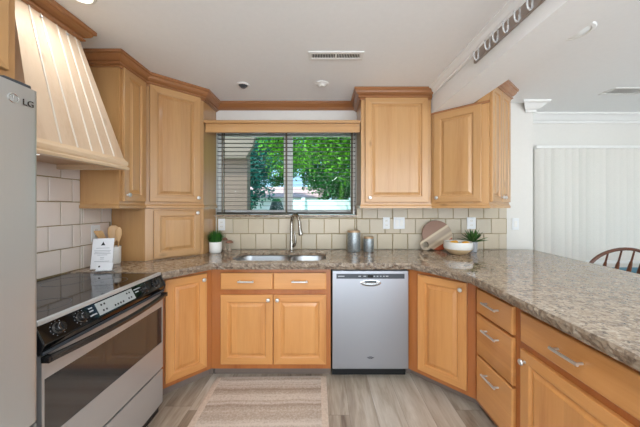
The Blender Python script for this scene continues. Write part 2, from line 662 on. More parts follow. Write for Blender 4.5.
# thin glass
t = NT('window_glass')
tr = t.n('BsdfTransparent')
gl = t.n('BsdfGlossy')
gl.inputs['Roughness'].default_value = 0.0
fr = t.n('Fresnel')
fr.inputs['IOR'].default_value = 1.12
mx = t.n('MixShader')
t.l(fr.outputs[0], mx.inputs[0])
t.l(tr.outputs[0], mx.inputs[1])
t.l(gl.outputs[0], mx.inputs[2])
t.l(mx.outputs[0], t.o.inputs['Surface'])
M['glass'] = t.mat
t = NT('clear_acrylic')
tr = t.n('BsdfTransparent')
tr.inputs['Color'].default_value = (0.94, 0.95, 0.96, 1)
gl = t.n('BsdfGlossy')
gl.inputs['Roughness'].default_value = 0.05
mx = t.n('MixShader')
mx.inputs[0].default_value = 0.1
t.l(tr.outputs[0], mx.inputs[1])
t.l(gl.outputs[0], mx.inputs[2])
t.l(mx.outputs[0], t.o.inputs['Surface'])
M['acrylic'] = t.mat

# vertical blind fabric
t = NT('vane_fabric')
nz = t.noise(t.map(t.coord(), (1, 1, 6)), 90, 2)
c = t.ramp(nz.outputs[0], [(0.3, lin(228, 224, 216)), (0.7, lin(238, 234, 226))])
d = t.n('BsdfTranslucent')
t.l(c, d.inputs['Color'])
t.set(Base_Color=c, Roughness=0.8)
mx = t.n('MixShader')
mx.inputs[0].default_value = 0.15
t.l(t.b.outputs[0], mx.inputs[1])
t.l(d.outputs[0], mx.inputs[2])
t.l(mx.outputs[0], t.o.inputs['Surface'])
M['vane'] = t.mat
# lamp diffuser
t = NT('lamp_diffuser')
t.set(Base_Color=(1, 1, 1, 1), Emission_Color=(1.0, 0.93, 0.82, 1), Emission_Strength=5.0)
M['lamp_on'] = t.mat
t = NT('fill_diffuser')  # glow of the added fill lights
t.set(Base_Color=(1, 1, 1, 1), Emission_Color=(0.95, 0.98, 1.0, 1), Emission_Strength=2.0)
M['fill_glow'] = t.mat
M['lamp_off'] = plain('lamp_lens', lin(236, 236, 232), 0.4, grain=0.01)

# ------------------------------------------------------------------ room shell
LW, BW, FW, RW, RB, CZ = -1.70, 2.71, 3.06, 4.7, -2.6, 2.44
WX0, WX1, WZ0, WZ1 = -1.10, 0.355, 1.29, 2.20
CT = 0.935          # counter top
struct('floor', MB().box(LW - 0.15, RB, -0.1, RW + 0.15, FW + 0.15, 0), M['floor'])
struct('ceiling', MB().box(LW - 0.15, RB, CZ, RW + 0.15, FW + 0.15, CZ + 0.12), M['ceiling'])
struct('roof', MB().box(LW - 0.6, RB - 1.2, CZ + 0.14, RW + 0.6, FW + 0.7, CZ + 0.3), M['roofing'])  # unseen slab, run past the open rear to keep the sun out
b = MB()
b.box(LW - 0.15, BW, 0, WX0, BW + 0.15, CZ)
b.box(WX0, BW, 0, WX1, BW + 0.15, WZ0 - 0.02)
b.box(WX0, BW, WZ1, WX1, BW + 0.15, CZ)
b.box(WX1, BW, 0, 2.0, BW + 0.15, CZ)
b.box(2.0, BW, 0, 2.174, FW, CZ)
struct('wall_back', b, M['white_wall'])
struct('wall_left', MB().box(LW - 0.15, RB, 0, LW, BW, CZ), M['white_wall'])
DX0, DX1, DZ0, DZ1 = 2.50, 4.30, 0.78, 2.03
b = MB()
b.box(2.174, FW, 0, DX0, FW + 0.15, CZ)
b.box(DX0, FW, 0, DX1, FW + 0.15, DZ0)
b.box(DX0, FW, DZ1, DX1, FW + 0.15, CZ)
b.box(DX1, FW, 0, RW, FW + 0.15, CZ)
struct('wall_dining', b, M['white_wall'])
struct('wall_right', MB().box(RW, RB, 0, RW + 0.15, FW + 0.15, CZ), M['white_wall'])

# beam between kitchen and dining ceilings
BX0, BX1, BZ = 1.0, 1.25, 2.225
bl = [(1.0, 2.708), (1.062, RB), (1.275, RB), (1.245, 2.708)]
struct('ceiling_beam', MB().prism(bl, BZ, CZ), M['ceiling'])
# moulding along the kitchen side of the beam
pr = [(0, 2.44), (0.05, 2.44), (0.05, 2.428), (0.03, 2.42), (0.022, 2.395), (0.012, 2.39), (0.012, 2.37), (0, 2.37)]
struct('trim_1', MB().sweep(pr, [(1.062, RB), (1.0, 2.34)][::1], 0, None).xf(Matrix.Identity(4)) if False else
       MB().sweep(pr, [(1.0, 2.335), (1.062, RB)]), M['ceiling'])
# white crown of the dining side
pr = [(0, 2.44), (0.10, 2.44), (0.10, 2.422), (0.078, 2.412), (0.045, 2.375), (0.02, 2.36), (0.02, 2.342), (0, 2.342)]
struct('trim_2', MB().sweep(pr, [(2.10, 2.78), (2.10, 2.709), (2.175, 2.709), (2.175, FW - 0.001), (RW, FW - 0.001)], 1), M['trim_white'])
# wooden crown over the window
CP = [(0, 2.438), (0.062, 2.438), (0.062, 2.424), (0.052, 2.420), (0.052, 2.414), (0.040, 2.404), (0.028, 2.392), (0.022, 2.384), (0.026, 2.380), (0.026, 2.374), (0.014, 2.370), (0.014, 2.364), (0, 2.364)]
CPX = [(0, 2.438), (0.068, 2.438), (0.068, 2.422), (0.056, 2.417), (0.056, 2.410), (0.050, 2.398), (0.036, 2.386), (0.022, 2.379), (0.022, 2.373), (0.030, 2.369), (0.030, 2.361), (0.014, 2.356), (0.014, 2.346), (0, 2.346)]
struct('trim_3', MB().sweep(CP, [(-1.083, BW - 0.001), (0.353, BW - 0.001)]), M['crown'])

# ------------------------------------------------------------------ tiled backsplash
ROWS = [CT + 0.001, 1.096, 1.250, 1.404, 1.558, 1.712, 1.866]


def tiles(b, regions, phase, fn):
    rng = random.Random(5)
    for r in range(len(ROWS) - 1):
        z0, z1 = ROWS[r], ROWS[r + 1]
        ph = phase + (0.078 if r % 2 == 0 else 0)
        for k in range(-30, 40):
            a0 = ph + k * 0.156
            a1 = a0 + 0.156
            for (ra, rb, rz0, rz1) in regions:
                p0, p1 = max(a0, ra) + 0.003, min(a1, rb) - 0.003
                q0, q1 = max(z0, rz0) + 0.003, min(z1, rz1) - 0.003
                if p1 - p0 < 0.012 or q1 - q0 < 0.012:
                    continue
                th = 0.008 + rng.random() * 0.002
                e = 0.004
                j = [rng.uniform(-0.0012, 0.0012) for _ in range(8)]
                base = [(p0 + j[0], q0 + j[1]), (p1 + j[2], q0 + j[3]), (p1 + j[4], q1 + j[5]), (p0 + j[6], q1 + j[7])]
                cx, cz = (p0 + p1) / 2, (q0 + q1) / 2
                def sh(p, d):
                    return (p[0] + (d if p[0] < cx else -d), p[1] + (d if p[1] < cz else -d))
                rg = [[fn(x, z, 0.0) for x, z in base], [fn(x, z, th - 0.003) for x, z in base],
                      [fn(*sh(p, e * 0.4), th - 0.001) for p in base], [fn(*sh(p, e), th) for p in base]]
                b.rings(rg, 0, cap0=False)


b = MB()
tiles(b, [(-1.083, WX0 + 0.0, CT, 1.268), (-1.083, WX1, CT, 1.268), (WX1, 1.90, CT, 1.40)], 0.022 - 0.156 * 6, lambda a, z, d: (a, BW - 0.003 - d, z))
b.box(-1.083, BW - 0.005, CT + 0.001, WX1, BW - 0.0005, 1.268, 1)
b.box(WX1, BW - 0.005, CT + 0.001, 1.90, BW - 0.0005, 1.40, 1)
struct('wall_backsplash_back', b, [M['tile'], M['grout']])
b = MB()
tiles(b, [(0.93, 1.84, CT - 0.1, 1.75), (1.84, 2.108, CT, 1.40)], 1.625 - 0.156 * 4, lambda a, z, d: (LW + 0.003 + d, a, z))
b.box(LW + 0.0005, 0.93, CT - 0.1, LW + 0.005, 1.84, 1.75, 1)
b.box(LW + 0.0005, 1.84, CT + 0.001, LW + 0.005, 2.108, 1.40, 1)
struct('wall_backsplash_left', b, [M['tile_side_lit'], M['grout']])

# ------------------------------------------------------------------ window over the sink
def rect_frame(b, x0, z0, x1, z1, w, y0, y1, m=0):
    b.box(x0, y0, z0, x1, y1, z0 + w, m)
    b.box(x0, y0, z1 - w, x1, y1, z1, m)
    b.box(x0, y0, z0 + w, x0 + w, y1, z1 - w, m)
    b.box(x1 - w, y0, z0 + w, x1, y1, z1 - w, m)


win = bpy.data.objects.new('window_1', None)
COL.objects.link(win)
win.location = (0, 0, 0)
win['kind'] = 'structure'
b = MB()
rect_frame(b, WX0 + 0.002, WZ0 + 0.002, WX1 - 0.002, WZ1 - 0.002, 0.03, 2.785, 2.845)
b.box(WX0 + 0.03, 2.785, 2.14, WX1 - 0.03, 2.845, WZ1 - 0.03)
link('window_frame', b, M['trim_white'], win, 0.002)
link('window_mullion', MB().box(-0.385, 2.79, WZ0 + 0.03, -0.335, 2.84, 2.139), M['trim_white'], win, 0.002)
for x0, x1 in ((WX0 + 0.03, -0.387), (-0.333, WX1 - 0.03)):
    b = MB()
    rect_frame(b, x0, WZ0 + 0.031, x1, 2.139, 0.02, 2.80, 2.83)
    link('window_sash', b, M['trim_white'], win, 0.002)
    link('window_pane', MB().box(x0 + 0.02, 2.813, WZ0 + 0.05, x1 - 0.02, 2.816, 2.122), M['glass'], win)
link('window_sill', MB().box(WX0 + 0.002, 2.675, WZ0 - 0.019, WX1 + 0.0, 2.785, WZ0), M['granite'], win, 0.003)

# horizontal blind
vb = thing('venetian_blind', 'wooden venetian blind with open slats hanging in the window over the sink', 'blind', (-0.372, 2.748, WZ0 + 0.005))
x0, x1 = WX0 + 0.008 + 0.372, WX1 - 0.008 + 0.372
zt = WZ1 - WZ0 - 0.008
link('headrail', MB().box(x0, -0.028, zt - 0.05, x1, 0.026, zt), M['slat'], vb, 0.002)
b = MB()
z = 0.045
while z < zt - 0.06:
    tl = math.sin(R(3)) * 0.023
    poly = [(-0.023, -tl), (-0.011, -tl * 0.48 + 0.0008), (0.0, 0.0012), (0.011, tl * 0.48 + 0.0008), (0.023, tl)]
    lo = [(y, zz - 0.0022) for y, zz in poly[::-1]]
    b.extr(poly + lo, lambda y, q: (x0, y, z + q), lambda y, q: (x1, y, z + q))
    z += 0.0435
link('slats', b, M['slat'], vb)
link('bottom_rail', MB().box(x0, -0.026, 0.002, x1, 0.026, 0.02), M['slat'], vb, 0.003)
for x in (x0 + 0.06, -0.0, x1 - 0.035):
    b = MB()
    for y in (-0.028, 0.027):
        b.box(x - 0.006, y - 0.0006, 0.01, x + 0.006, y + 0.0006, zt - 0.04)
    link('ladder_tape', b, M['tape'], vb)
b = MB().cyl((x1 - 0.02, -0.035, zt - 0.04), (x1 - 0.02, -0.035, 0.03), 0.0025, seg=8)
b.lathe([(0.002, 0.045), (0.009, 0.03), (0.009, 0.008), (0.003, 0.0)], (x1 - 0.02, -0.035, 0.0), 10)
link('pull_cord', b, M['trim_white'], vb)

# valance board between the two wall cabinets
va = thing('window_valance', 'light wood valance board with a ledge bridging the cabinets above the window', 'valance', (-0.366, 2.43, 2.06))
link('board', MB().box(-0.713, 0, 0, 0.716, 0.02, 0.08), M['upper_x'], va, 0.002)
link('ledge', MB().box(-0.716, -0.03, 0.08, 0.718, 0.262, 0.104), M['upper_x'], va, 0.004)

# ------------------------------------------------------------------ cabinet pieces
def door_mesh(w, h, th=0.02, fr=0.056):
    """raised-panel door: x -w/2..w/2, z 0..h, front at y=0; material 0 upright grain, 1 crosswise grain"""
    b = MB()
    L = [(0, th), (0, 0.004), (0.0015, 0.0012), (0.004, 0), (fr - 0.004, 0), (fr, 0.001), (fr + 0.002, 0.007), (fr + 0.006, 0.0115), (fr + 0.013, 0.0115),
         (fr + 0.032, 0.003), (fr + 0.034, 0.001), (fr + 0.04, 0.001)]
    mx = min(w, h) / 2 - 0.012
    L = [(min(i, mx), y) for i, y in L]
    vs = []
    for i, y in L:
        vs += [(-w / 2 + i, y, i), (w / 2 - i, y, i), (w / 2 - i, y, h - i), (-w / 2 + i, y, h - i)]
    fs, ms = [], []
    for k in range(len(L) - 1):
        for s in range(4):
            j = (s + 1) % 4
            fs.append((k * 4 + s, k * 4 + j, k * 4 + 4 + j, k * 4 + 4 + s))
            ms.append(1 if (s in (0, 2) and k < 7) else 0)
    n = len(L) - 1
    fs.append((n * 4, n * 4 + 1, n * 4 + 2, n * 4 + 3))
    ms.append(0)
    fs.append((3, 2, 1, 0))
    ms.append(0)
    b.add(vs, fs)
    b.m = ms
    return b


def door(parent, x, z, w, h, kind, y=-0.022, knob=None, name='door', rz=0.0, fr=0.056):
    mats = [M[kind + '_z'], M[kind + '_x']]
    d = link(name, door_mesh(w, h, fr=fr), mats, parent)
    d.location = (x, y, z)
    d.rotation_euler = (0, 0, rz)
    if knob:
        add_knob(d, knob[0], knob[1])
    return d


def add_knob(d, x, z):
    b = MB().lathe([(0.0075, 0.0), (0.0075, -0.002), (0.005, -0.004), (0.005, -0.013), (0.0135, -0.017), (0.0155, -0.022), (0.0125, -0.027), (0.005, -0.029), (0.001, -0.0292)],
                   (0, 0, 0), 18, 'y')
    k = link('knob', b, M['nickel'], d, smooth=True)
    k.location = (x, 0, z)
    return k


def add_pull(d, x, z, L=0.125):
    b = MB()
    b.tube([(-L / 2, -0.03, 0), (L / 2, -0.03, 0)], 0.007, 12)
    for s in (-1, 1):
        b.cyl((s * L * 0.42, 0, 0), (s * L * 0.42, -0.03, 0), 0.0055, seg=10)
    k = link('handle', b, M['nickel'], d, smooth=True)
    k.location = (x, 0, z)
    return k


def drawer(parent, x, z, w, h, kind, y=-0.022, pull=True, name='drawer'):
    b = MB()
    L = [(0, 0.02), (0, 0.005), (0.003, 0.0015), (0.007, 0)]
    vs = []
    for i, yy in L:
        vs += [(-w / 2 + i, yy, i), (w / 2 - i, yy, i), (w / 2 - i, yy, h - i), (-w / 2 + i, yy, h - i)]
    fs = [(k * 4 + s, k * 4 + (s + 1) % 4, k * 4 + 4 + (s + 1) % 4, k * 4 + 4 + s) for k in range(3) for s in range(4)]
    fs += [(12, 13, 14, 15), (3, 2, 1, 0)]
    b.add(vs, fs)
    d = link(name, b, M[kind + '_x'], parent)
    d.location = (x, y, z)
    if pull:
        add_pull(d, 0, h * 0.52)
    return d


def loc_poly(t, pts):
    I = inv(t)
    return [tuple((I @ Vector((x, y, 0)))[:2]) for x, y in pts]


KZ, BT = 0.08, 0.884     # toe-kick height, top of the base carcasses

# ---- corner base cabinet between range and sink
A, B = Vector((-1.14, 1.85)), Vector((-0.886, 2.10))
mid = (A + B) / 2
t = thing('base_cabinet', 'narrow diagonal base cabinet with one door between the range and the sink cabinet', 'cabinet', (mid.x, mid.y, 0), math.atan2(B.y - A.y, B.x - A.x))
poly = [(-1.14, 1.75), A, B, (-0.886, 2.69), (-1.69, 2.69), (-1.69, 1.75)]
link('carcass', MB().prism(loc_poly(t, poly), KZ, BT), M['frame_base'], t, 0.001)
kp = [(-1.19, 1.75), (-1.19, 1.88), (-0.92, 2.15), (-0.89, 2.15), (-0.89, 2.68), (-1.68, 2.68), (-1.68, 1.75)]
link('toe_kick', MB().prism(loc_poly(t, kp), 0, KZ - 0.001), M['kick'], t)
wl = (B - A).length
door(t, -0.005, 0.118, 0.29, 0.735, 'base', knob=(0.115, 0.69))

# ---- sink base
t = thing('base_cabinet', 'wide base cabinet under the sink with two doors below two drawer fronts', 'cabinet', (-0.385, 2.10, 0))
b = MB().box(-0.499, 0, KZ, 0.455, 0.585, 0.69)
b.box(-0.499, 0, 0.69, 0.455, 0.018, BT)
b.box(-0.499, 0.018, 0.69, -0.48, 0.585, BT)
b.box(0.436, 0.018, 0.69, 0.455, 0.585, BT)
link('carcass', b, M['frame_base'], t, 0.001)
link('toe_kick', MB().box(-0.499, 0.06, 0, 0.455, 0.58, KZ - 0.001), M['kick'], t)
for x0, x1 in ((-0.803, -0.390), (-0.384, 0.034)):
    c = (x0 + x1) / 2 + 0.385
    w = x1 - x0
    drawer(t, c, 0.716, w, 0.132, 'base')
    sgn = 1 if x0 < -0.5 else -1
    door(t, c, 0.124, w, 0.55, 'base', knob=(sgn * (w / 2 - 0.033), 0.515))

# ---- dishwasher
t = thing('dishwasher', 'stainless steel dishwasher between the sink cabinet and the corner cabinet', 'dishwasher', (0.3815, 2.10, 0))
link('body', MB().box(-0.3, 0.0, 0.09, 0.3, 0.57, 0.868), M['black_plastic'], t)
link('toe_kick', MB().box(-0.3, 0.05, 0, 0.3, 0.56, 0.089), M['kick_black'], t)
d = link('door', MB().box(-0.300, -0.03, 0.095, 0.300, 0, 0.868), M['steel'], t, 0.004)
strip = link('control_strip', MB().box(-0.268, -0.0325, 0.806, 0.268, -0.029, 0.844), M['grey_strip'], d, 0.001)
for x, w in ((-0.23, 0.05), (-0.085, 0.02), (-0.045, 0.02), (0.03, 0.012), (0.055, 0.012), (0.08, 0.012), (0.105, 0.012), (0.13, 0.02)):
    link('button', MB().box(x - w / 2, -0.0332, 0.822, x + w / 2, -0.0322, 0.829), M['ink_grey'], strip)
link('display', MB().box(-0.022, -0.0333, 0.815, 0.02, -0.032, 0.836), M['black_glossy'], strip)
# pocket handle: oval bezel with dark recess
b = MB()
n = 28
def oval(sx, sz, y):
    return [(sx * math.cos(2 * PI * i / n), y, 0.775 + sz * math.sin(2 * PI * i / n) * (0.7 if math.sin(2 * PI * i / n) > 0 else 1)) for i in range(n)]
b.rings([oval(0.082, 0.030, -0.028), oval(0.082, 0.030, -0.036), oval(0.076, 0.024, -0.037), oval(0.070, 0.019, -0.031), oval(0.03, 0.006, -0.0305)], 0)
h = link('handle', b, M['chrome'], d, smooth=True)
link('grip', MB().box(-0.045, -0.0375, 0.775, 0.045, -0.030, 0.792), M['black_plastic'], h, 0.003)
b = MB()
pts = [(0.017 * math.cos(a), -0.0312, 0.185 + 0.008 * math.sin(a)) for a in [2 * PI * i / 20 for i in range(21)]]
b.tube(pts, 0.0012, 5)
tm = textmesh('Whirlpool', 0.013)
tm.xf(Matrix.Translation((0, -0.0306, 0.185)) @ Matrix.Rotation(R(90), 4, 'X'))
b.add(tm.v, tm.f)
link('logo', b, M['handle_dark'], d)

# ---- corner base between dishwasher and drawers
A, B = Vector((0.69, 2.10)), Vector((1.03, 1.765))
mid = (A + B) / 2
t = thing('base_cabinet', 'diagonal corner base cabinet with one tall door beside the dishwasher', 'cabinet', (mid.x, mid.y, 0), math.atan2(B.y - A.y, B.x - A.x))
poly = [A, B, (1.64, 1.765), (1.64, 2.69), (0.69, 2.69)]
link('carcass', MB().prism(loc_poly(t, poly), KZ, BT), M['frame_base'], t, 0.001)
kp = [(0.695, 2.17), (0.73, 2.17), (1.09, 1.81), (1.09, 1.765), (1.63, 1.765), (1.63, 2.68), (0.695, 2.68)]
link('toe_kick', MB().prism(loc_poly(t, kp), 0, KZ - 0.001), M['kick'], t)
door(t, 0.018, 0.118, 0.345, 0.735, 'base', knob=(0.135, 0.685))

# ---- drawer base (faces -X)
t = thing('base_cabinet', 'narrow base cabinet with a stack of three drawers in the peninsula', 'cabinet', (1.03, 1.575, 0), R(-90))
link('carcass', MB().box(-0.188, 0, KZ, 0.182, 0.61, BT), M['frame_base'], t, 0.001)
link('toe_kick', MB().box(-0.188, 0.06, 0, 0.182, 0.60, KZ - 0.001), M['kick'], t)
for z0, z1 in ((0.69, 0.84), (0.42, 0.675), (0.115, 0.405)):
    d = drawer(t, 0.019, z0, 0.322, z1 - z0, 'base', pull=False)
    add_pull(d, 0.0, {0.69: 0.088, 0.42: 0.188, 0.115: 0.222}[z0])

# ---- wide peninsula base
t = thing('base_cabinet', 'wide base cabinet at the near end of the peninsula with one drawer over a door', 'cabinet', (1.03, 1.00, 0), R(-90))
link('carcass', MB().box(-0.392, 0, KZ, 0.37, 0.61, BT), M['frame_base'], t, 0.001)
link('toe_kick', MB().box(-0.392, 0.06, 0, 0.37, 0.60, KZ - 0.001), M['kick'], t)
d = drawer(t, -0.04, 0.688, 0.6, 0.149, 'base', pull=False)
add_pull(d, -0.03, 0.076, 0.125)
door(t, -0.04, 0.118, 0.6, 0.532, 'base', knob=(-0.268, 0.48))

# ------------------------------------------------------------------ countertop
def jitter_loop(pts, step):
    out = []
    n = len(pts)
    for i in range(n):
        p, q = Vector(pts[i]), Vector(pts[(i + 1) % n])
        k = max(1, int((q - p).length / step))
        out += [tuple(p.lerp(q, j / k)) for j in range(k)]
    return out


def counter(outer, holes, z0, z1):
    me = bpy.data.meshes.new('countertop')
    bm = bmesh.new()
    loops = [jitter_loop(outer, 0.018)] + holes
    edges, tops = [], []
    rng = random.Random(3)
    for li, lp in enumerate(loops):
        vs = [bm.verts.new((x, y, z1)) for x, y in lp]
        tops.append(vs)
        for i in range(len(vs)):
            edges.append(bm.edges.new((vs[i], vs[(i + 1) % len(vs)])))
    r = bmesh.ops.triangle_fill(bm, use_beauty=True, use_dissolve=False, edges=edges)
    for li, lp in enumerate(loops):
        n = len(lp)
        prev = tops[li]
        cx = [Vector(p) for p in lp]
        a = sum(cx[i].x * cx[(i + 1) % n].y - cx[(i + 1) % n].x * cx[i].y for i in range(n))
        sg = 1 if a > 0 else -1
        lv = ((z1 - 0.012, 0.006, 0.004), (z1 - 0.028, 0.004, 0.007), (z1 - 0.040, -0.002, 0.006), (z0, -0.006, 0.003)) if li == 0 else ((z1 - 0.004, 0, 0), (z1 - 0.022, 0, 0))
        for z, o, jt in lv:
            cur = []
            for i in range(n):
                d = (cx[(i + 1) % n] - cx[i - 1]).normalized()
                nn = Vector((d.y, -d.x)) * sg
                wall = cx[i].y > 2.68 or cx[i].x < -1.68 or (abs(cx[i].y - 1.748) < 0.003 and cx[i].x < -1.0)
                q = cx[i] if wall else cx[i] + nn * (o + jt * rng.uniform(-1, 1))
                cur.append(bm.verts.new((q.x, q.y, z + (0 if wall or z == z0 else jt * 0.4 * rng.uniform(-1, 1)))))
            for i in range(n):
                f = bm.faces.new((prev[i], prev[(i + 1) % n], cur[(i + 1) % n], cur[i]))
                f.material_index = 1 if li == 0 else 0
            prev = cur
    bmesh.ops.recalc_face_normals(bm, faces=bm.faces)
    bm.to_mesh(me)
    bm.free()
    me.materials.append(M['granite'])
    me.materials.append(M['granite_edge'])
    o = bpy.data.objects.new('countertop', me)
    COL.objects.link(o)
    return o


def rrect(x0, y0, x1, y1, r, n=8):
    out = []
    for cx, cy, a in ((x1 - r, y1 - r, 0), (x0 + r, y1 - r, 90), (x0 + r, y0 + r, 180), (x1 - r, y0 + r, 270)):
        for i in range(n + 1):
            t_ = R(a + 90 * i / n)
            out.append((cx + r * math.cos(t_), cy + r * math.sin(t_)))
    return out


outer = [(-1.695, 1.748), (-1.06, 1.748), (-0.85, 2.035), (0.69, 2.035), (0.80, 1.90), (0.935, 1.67), (0.94, 1.55), (0.925, 0.6), (2.02, 0.6), (2.06, 1.7), (2.14, 2.60), (2.16, 2.695), (-1.695, 2.695)]
HX0, HX1, HY0, HY1 = -0.755, 0.035, 2.135, 2.50
hole = rrect(HX0, HY0, HX1, HY1, 0.09)
tag(counter(outer, [hole], BT + 0.001, CT), 'long polished brown granite countertop with a rough chiselled edge running round onto the peninsula', 'countertop')

# ------------------------------------------------------------------ sink and faucet
sk = thing('sink', 'double bowl stainless steel sink set into the granite counter', 'sink', (-0.36, 2.317, 0.70))
def bowl(x0, y0, x1, y1, dep, r):
    b = MB()
    zt = 0.212
    rg = []
    for ins, z in ((0.0, zt), (0.004, zt - 0.01), (0.012, zt - dep + 0.035), (0.03, zt - dep + 0.008), (0.06, zt - dep)):
        rg.append([(x + 0.36, y - 2.317, z) for x, y in rrect(x0 + ins, y0 + ins, x1 - ins, y1 - ins, max(0.02, r - ins * 0.5))])
    rg.reverse()
    b.rings(rg, 0, cap0=True, cap1=False)
    cx, cy = (x0 + x1) / 2 + 0.36, (y0 + y1) / 2 - 2.317 + 0.03
    return b, (cx, cy, zt - dep)
for (x0, y0, x1, y1, dep, r) in ((HX0 - 0.006, HY0 - 0.006, -0.288, HY1 + 0.006, 0.17, 0.10), (-0.268, HY0 - 0.006, HX1 + 0.006, HY1 + 0.0, 0.14, 0.09)):
    b, c = bowl(x0, y0, x1, y1, dep, r)
    bo = link('bowl', b, M['steel_sink'], sk, smooth=True, ang=60)
    s_ = bo.modifiers.new('thickness', 'SOLIDIFY')
    s_.thickness = 0.0015
    link('drain', MB().lathe([(0.03, 0.0), (0.042, 0.001), (0.043, 0.003), (0.036, 0.004), (0.03, 0.0015), (0.001, 0.0015)], c, 20), M['nickel'], bo, smooth=True)
b = MB()
n_ = 36
link('divider', MB().box(-0.288 + 0.36, HY0 - 2.317, 0.18, -0.268 + 0.36, HY1 - 2.317, 0.206), M['steel_sink'], sk, 0.006)

fa = thing('faucet', 'curved brushed steel pull-down kitchen faucet behind the sink', 'faucet', (-0.30, 2.585, CT))
b = MB().lathe([(0.001, 0), (0.03, 0.0), (0.03, 0.006), (0.022, 0.012), (0.019, 0.02), (0.018, 0.09), (0.0165, 0.1), (0.001, 0.1)], (0, 0, 0), 24)
link('base', b, M['faucet'], fa, smooth=True)
pts = [(0, 0, 0.09), (0, 0, 0.27)]
for i in range(1, 13):
    a = PI * i / 13
    pts.append((0.088 * (1 - math.cos(a)) / 2, -0.13 * (1 - math.cos(a)) / 2, 0.27 + 0.095 * math.sin(a)))
pts.append((0.092, -0.134, 0.245))
link('spout', MB().tube(pts, [0.0155] * 2 + [0.0145] * (len(pts) - 2), 16), M['faucet'], fa, smooth=True)
link('spray_head', MB().tube([(0.089, -0.131, 0.297), (0.095, -0.138, 0.225), (0.105, -0.15, 0.18), (0.107, -0.152, 0.172)], [0.0165, 0.0185, 0.021, 0.016], 16), M['faucet'], fa, smooth=True)
link('lever', MB().tube([(0.012, -0.004, 0.05), (0.03, -0.012, 0.062), (0.042, -0.018, 0.09), (0.038, -0.02, 0.14), (0.034, -0.022, 0.185), (0.036, -0.022, 0.205)],
                        [0.016, 0.015, 0.011, 0.008, 0.007, 0.005], 12), M['faucet'], fa, smooth=True)

# ------------------------------------------------------------------ wall cabinets
UZ0, UZ1, LR = 1.398, 2.37, 1.36    # box bottom, top, bottom of the light rail
# crown path along the cabinets by the hood: side (-Y), front (+X), diagonal, side to the back wall
LP = [(-1.699, 1.84), (-1.42, 1.84), (-1.42, 2.108), (-1.09, 2.418), (-1.09, 2.709)]

t = thing('wall_cabinet', 'narrow wooden wall cabinet beside the range hood', 'cabinet', (-1.42, 1.974, UZ0), R(90))
wp = [(-1.699, 1.84), (-1.42, 1.84), (-1.42, 2.107), (-1.699, 2.107)]
link('carcass', MB().prism(loc_poly(t, wp), 0, UZ1 - UZ0), M['upper_z'], t, 0.001)
door(t, 0.004, 0.014, 0.235, 0.95, 'upper', knob=(-0.09, 0.045), fr=0.05)
I = inv(t)
prail = [(0, LR), (0.012, LR), (0.012, LR + 0.02), (0.004, LR + 0.03), (0.004, UZ0 + 0.002), (0, UZ0 + 0.002)]
link('light_rail', MB().sweep(prail, LP, 0, 2).xf(I), M['upper_x'], t)
link('crown', MB().sweep(CPX, LP, 0, 2).xf(I), M['crown'], t)

dA, dB = Vector((-1.42, 2.108)), Vector((-1.09, 2.418))
mid = (dA + dB) / 2
dang = math.atan2(dB.y - dA.y, dB.x - dA.x)
t = thing('wall_cabinet', 'diagonal corner wall cabinet above the small countertop cupboard', 'cabinet', (mid.x, mid.y, LR), dang)
poly = [dA, dB, (-1.09, 2.709), (-1.699, 2.709), (-1.699, 2.109)]
link('carcass', MB().prism(loc_poly(t, poly), UZ0 - LR, UZ1 - LR), M['upper_z'], t, 0.001)
dl = (dB - dA).length
door(t, 0.0, UZ0 - LR + 0.014, dl - 0.06, 0.95, 'upper', knob=(dl / 2 - 0.055, 0.04))
I = inv(t)
link('light_rail', MB().sweep(prail, LP, 2, 4).xf(I), M['upper_x'], t)
link('crown', MB().sweep(CPX, LP, 2, 4).xf(I), M['crown'], t)

# cupboard on the counter below it
t = thing('countertop_cupboard', 'diagonal wooden cupboard standing on the counter in the corner below the wall cabinet', 'cabinet', (mid.x, mid.y, CT + 0.001), dang)
poly = [dA + Vector((0.0, 0.004)), dB, (-1.09, 2.699), (-1.69, 2.699), (-1.69, 2.112)]
link('carcass', MB().prism(loc_poly(t, poly), 0, LR - CT - 0.003), M['upper_z'], t, 0.001)
door(t, 0.012, 0.012, dl - 0.09, LR - CT - 0.03, 'upper', knob=(dl / 2 - 0.075, 0.37), fr=0.05)

# cabinet beside the window
CX0, CX1, CY = 0.357, 0.996, 2.40
t = thing('wall_cabinet', 'tall single-door wooden wall cabinet between the window and the ceiling beam', 'cabinet', ((CX0 + CX1) / 2, CY, LR))
hw = (CX1 - CX0) / 2
link('carcass', MB().box(-hw, 0, UZ0 - LR, hw, 0.309, UZ1 - LR), M['upper_z'], t, 0.001)
door(t, 0.0, UZ0 - LR + 0.014, 0.57, 0.955, 'upper', knob=(-0.245, 0.042))
I = inv(t)
cpth = [(CX0, 2.709), (CX0, CY), (CX1, CY)]
link('light_rail', MB().sweep(prail, cpth).xf(I), M['upper_x'], t)
link('crown', MB().sweep(CPX, cpth).xf(I), M['crown'], t)

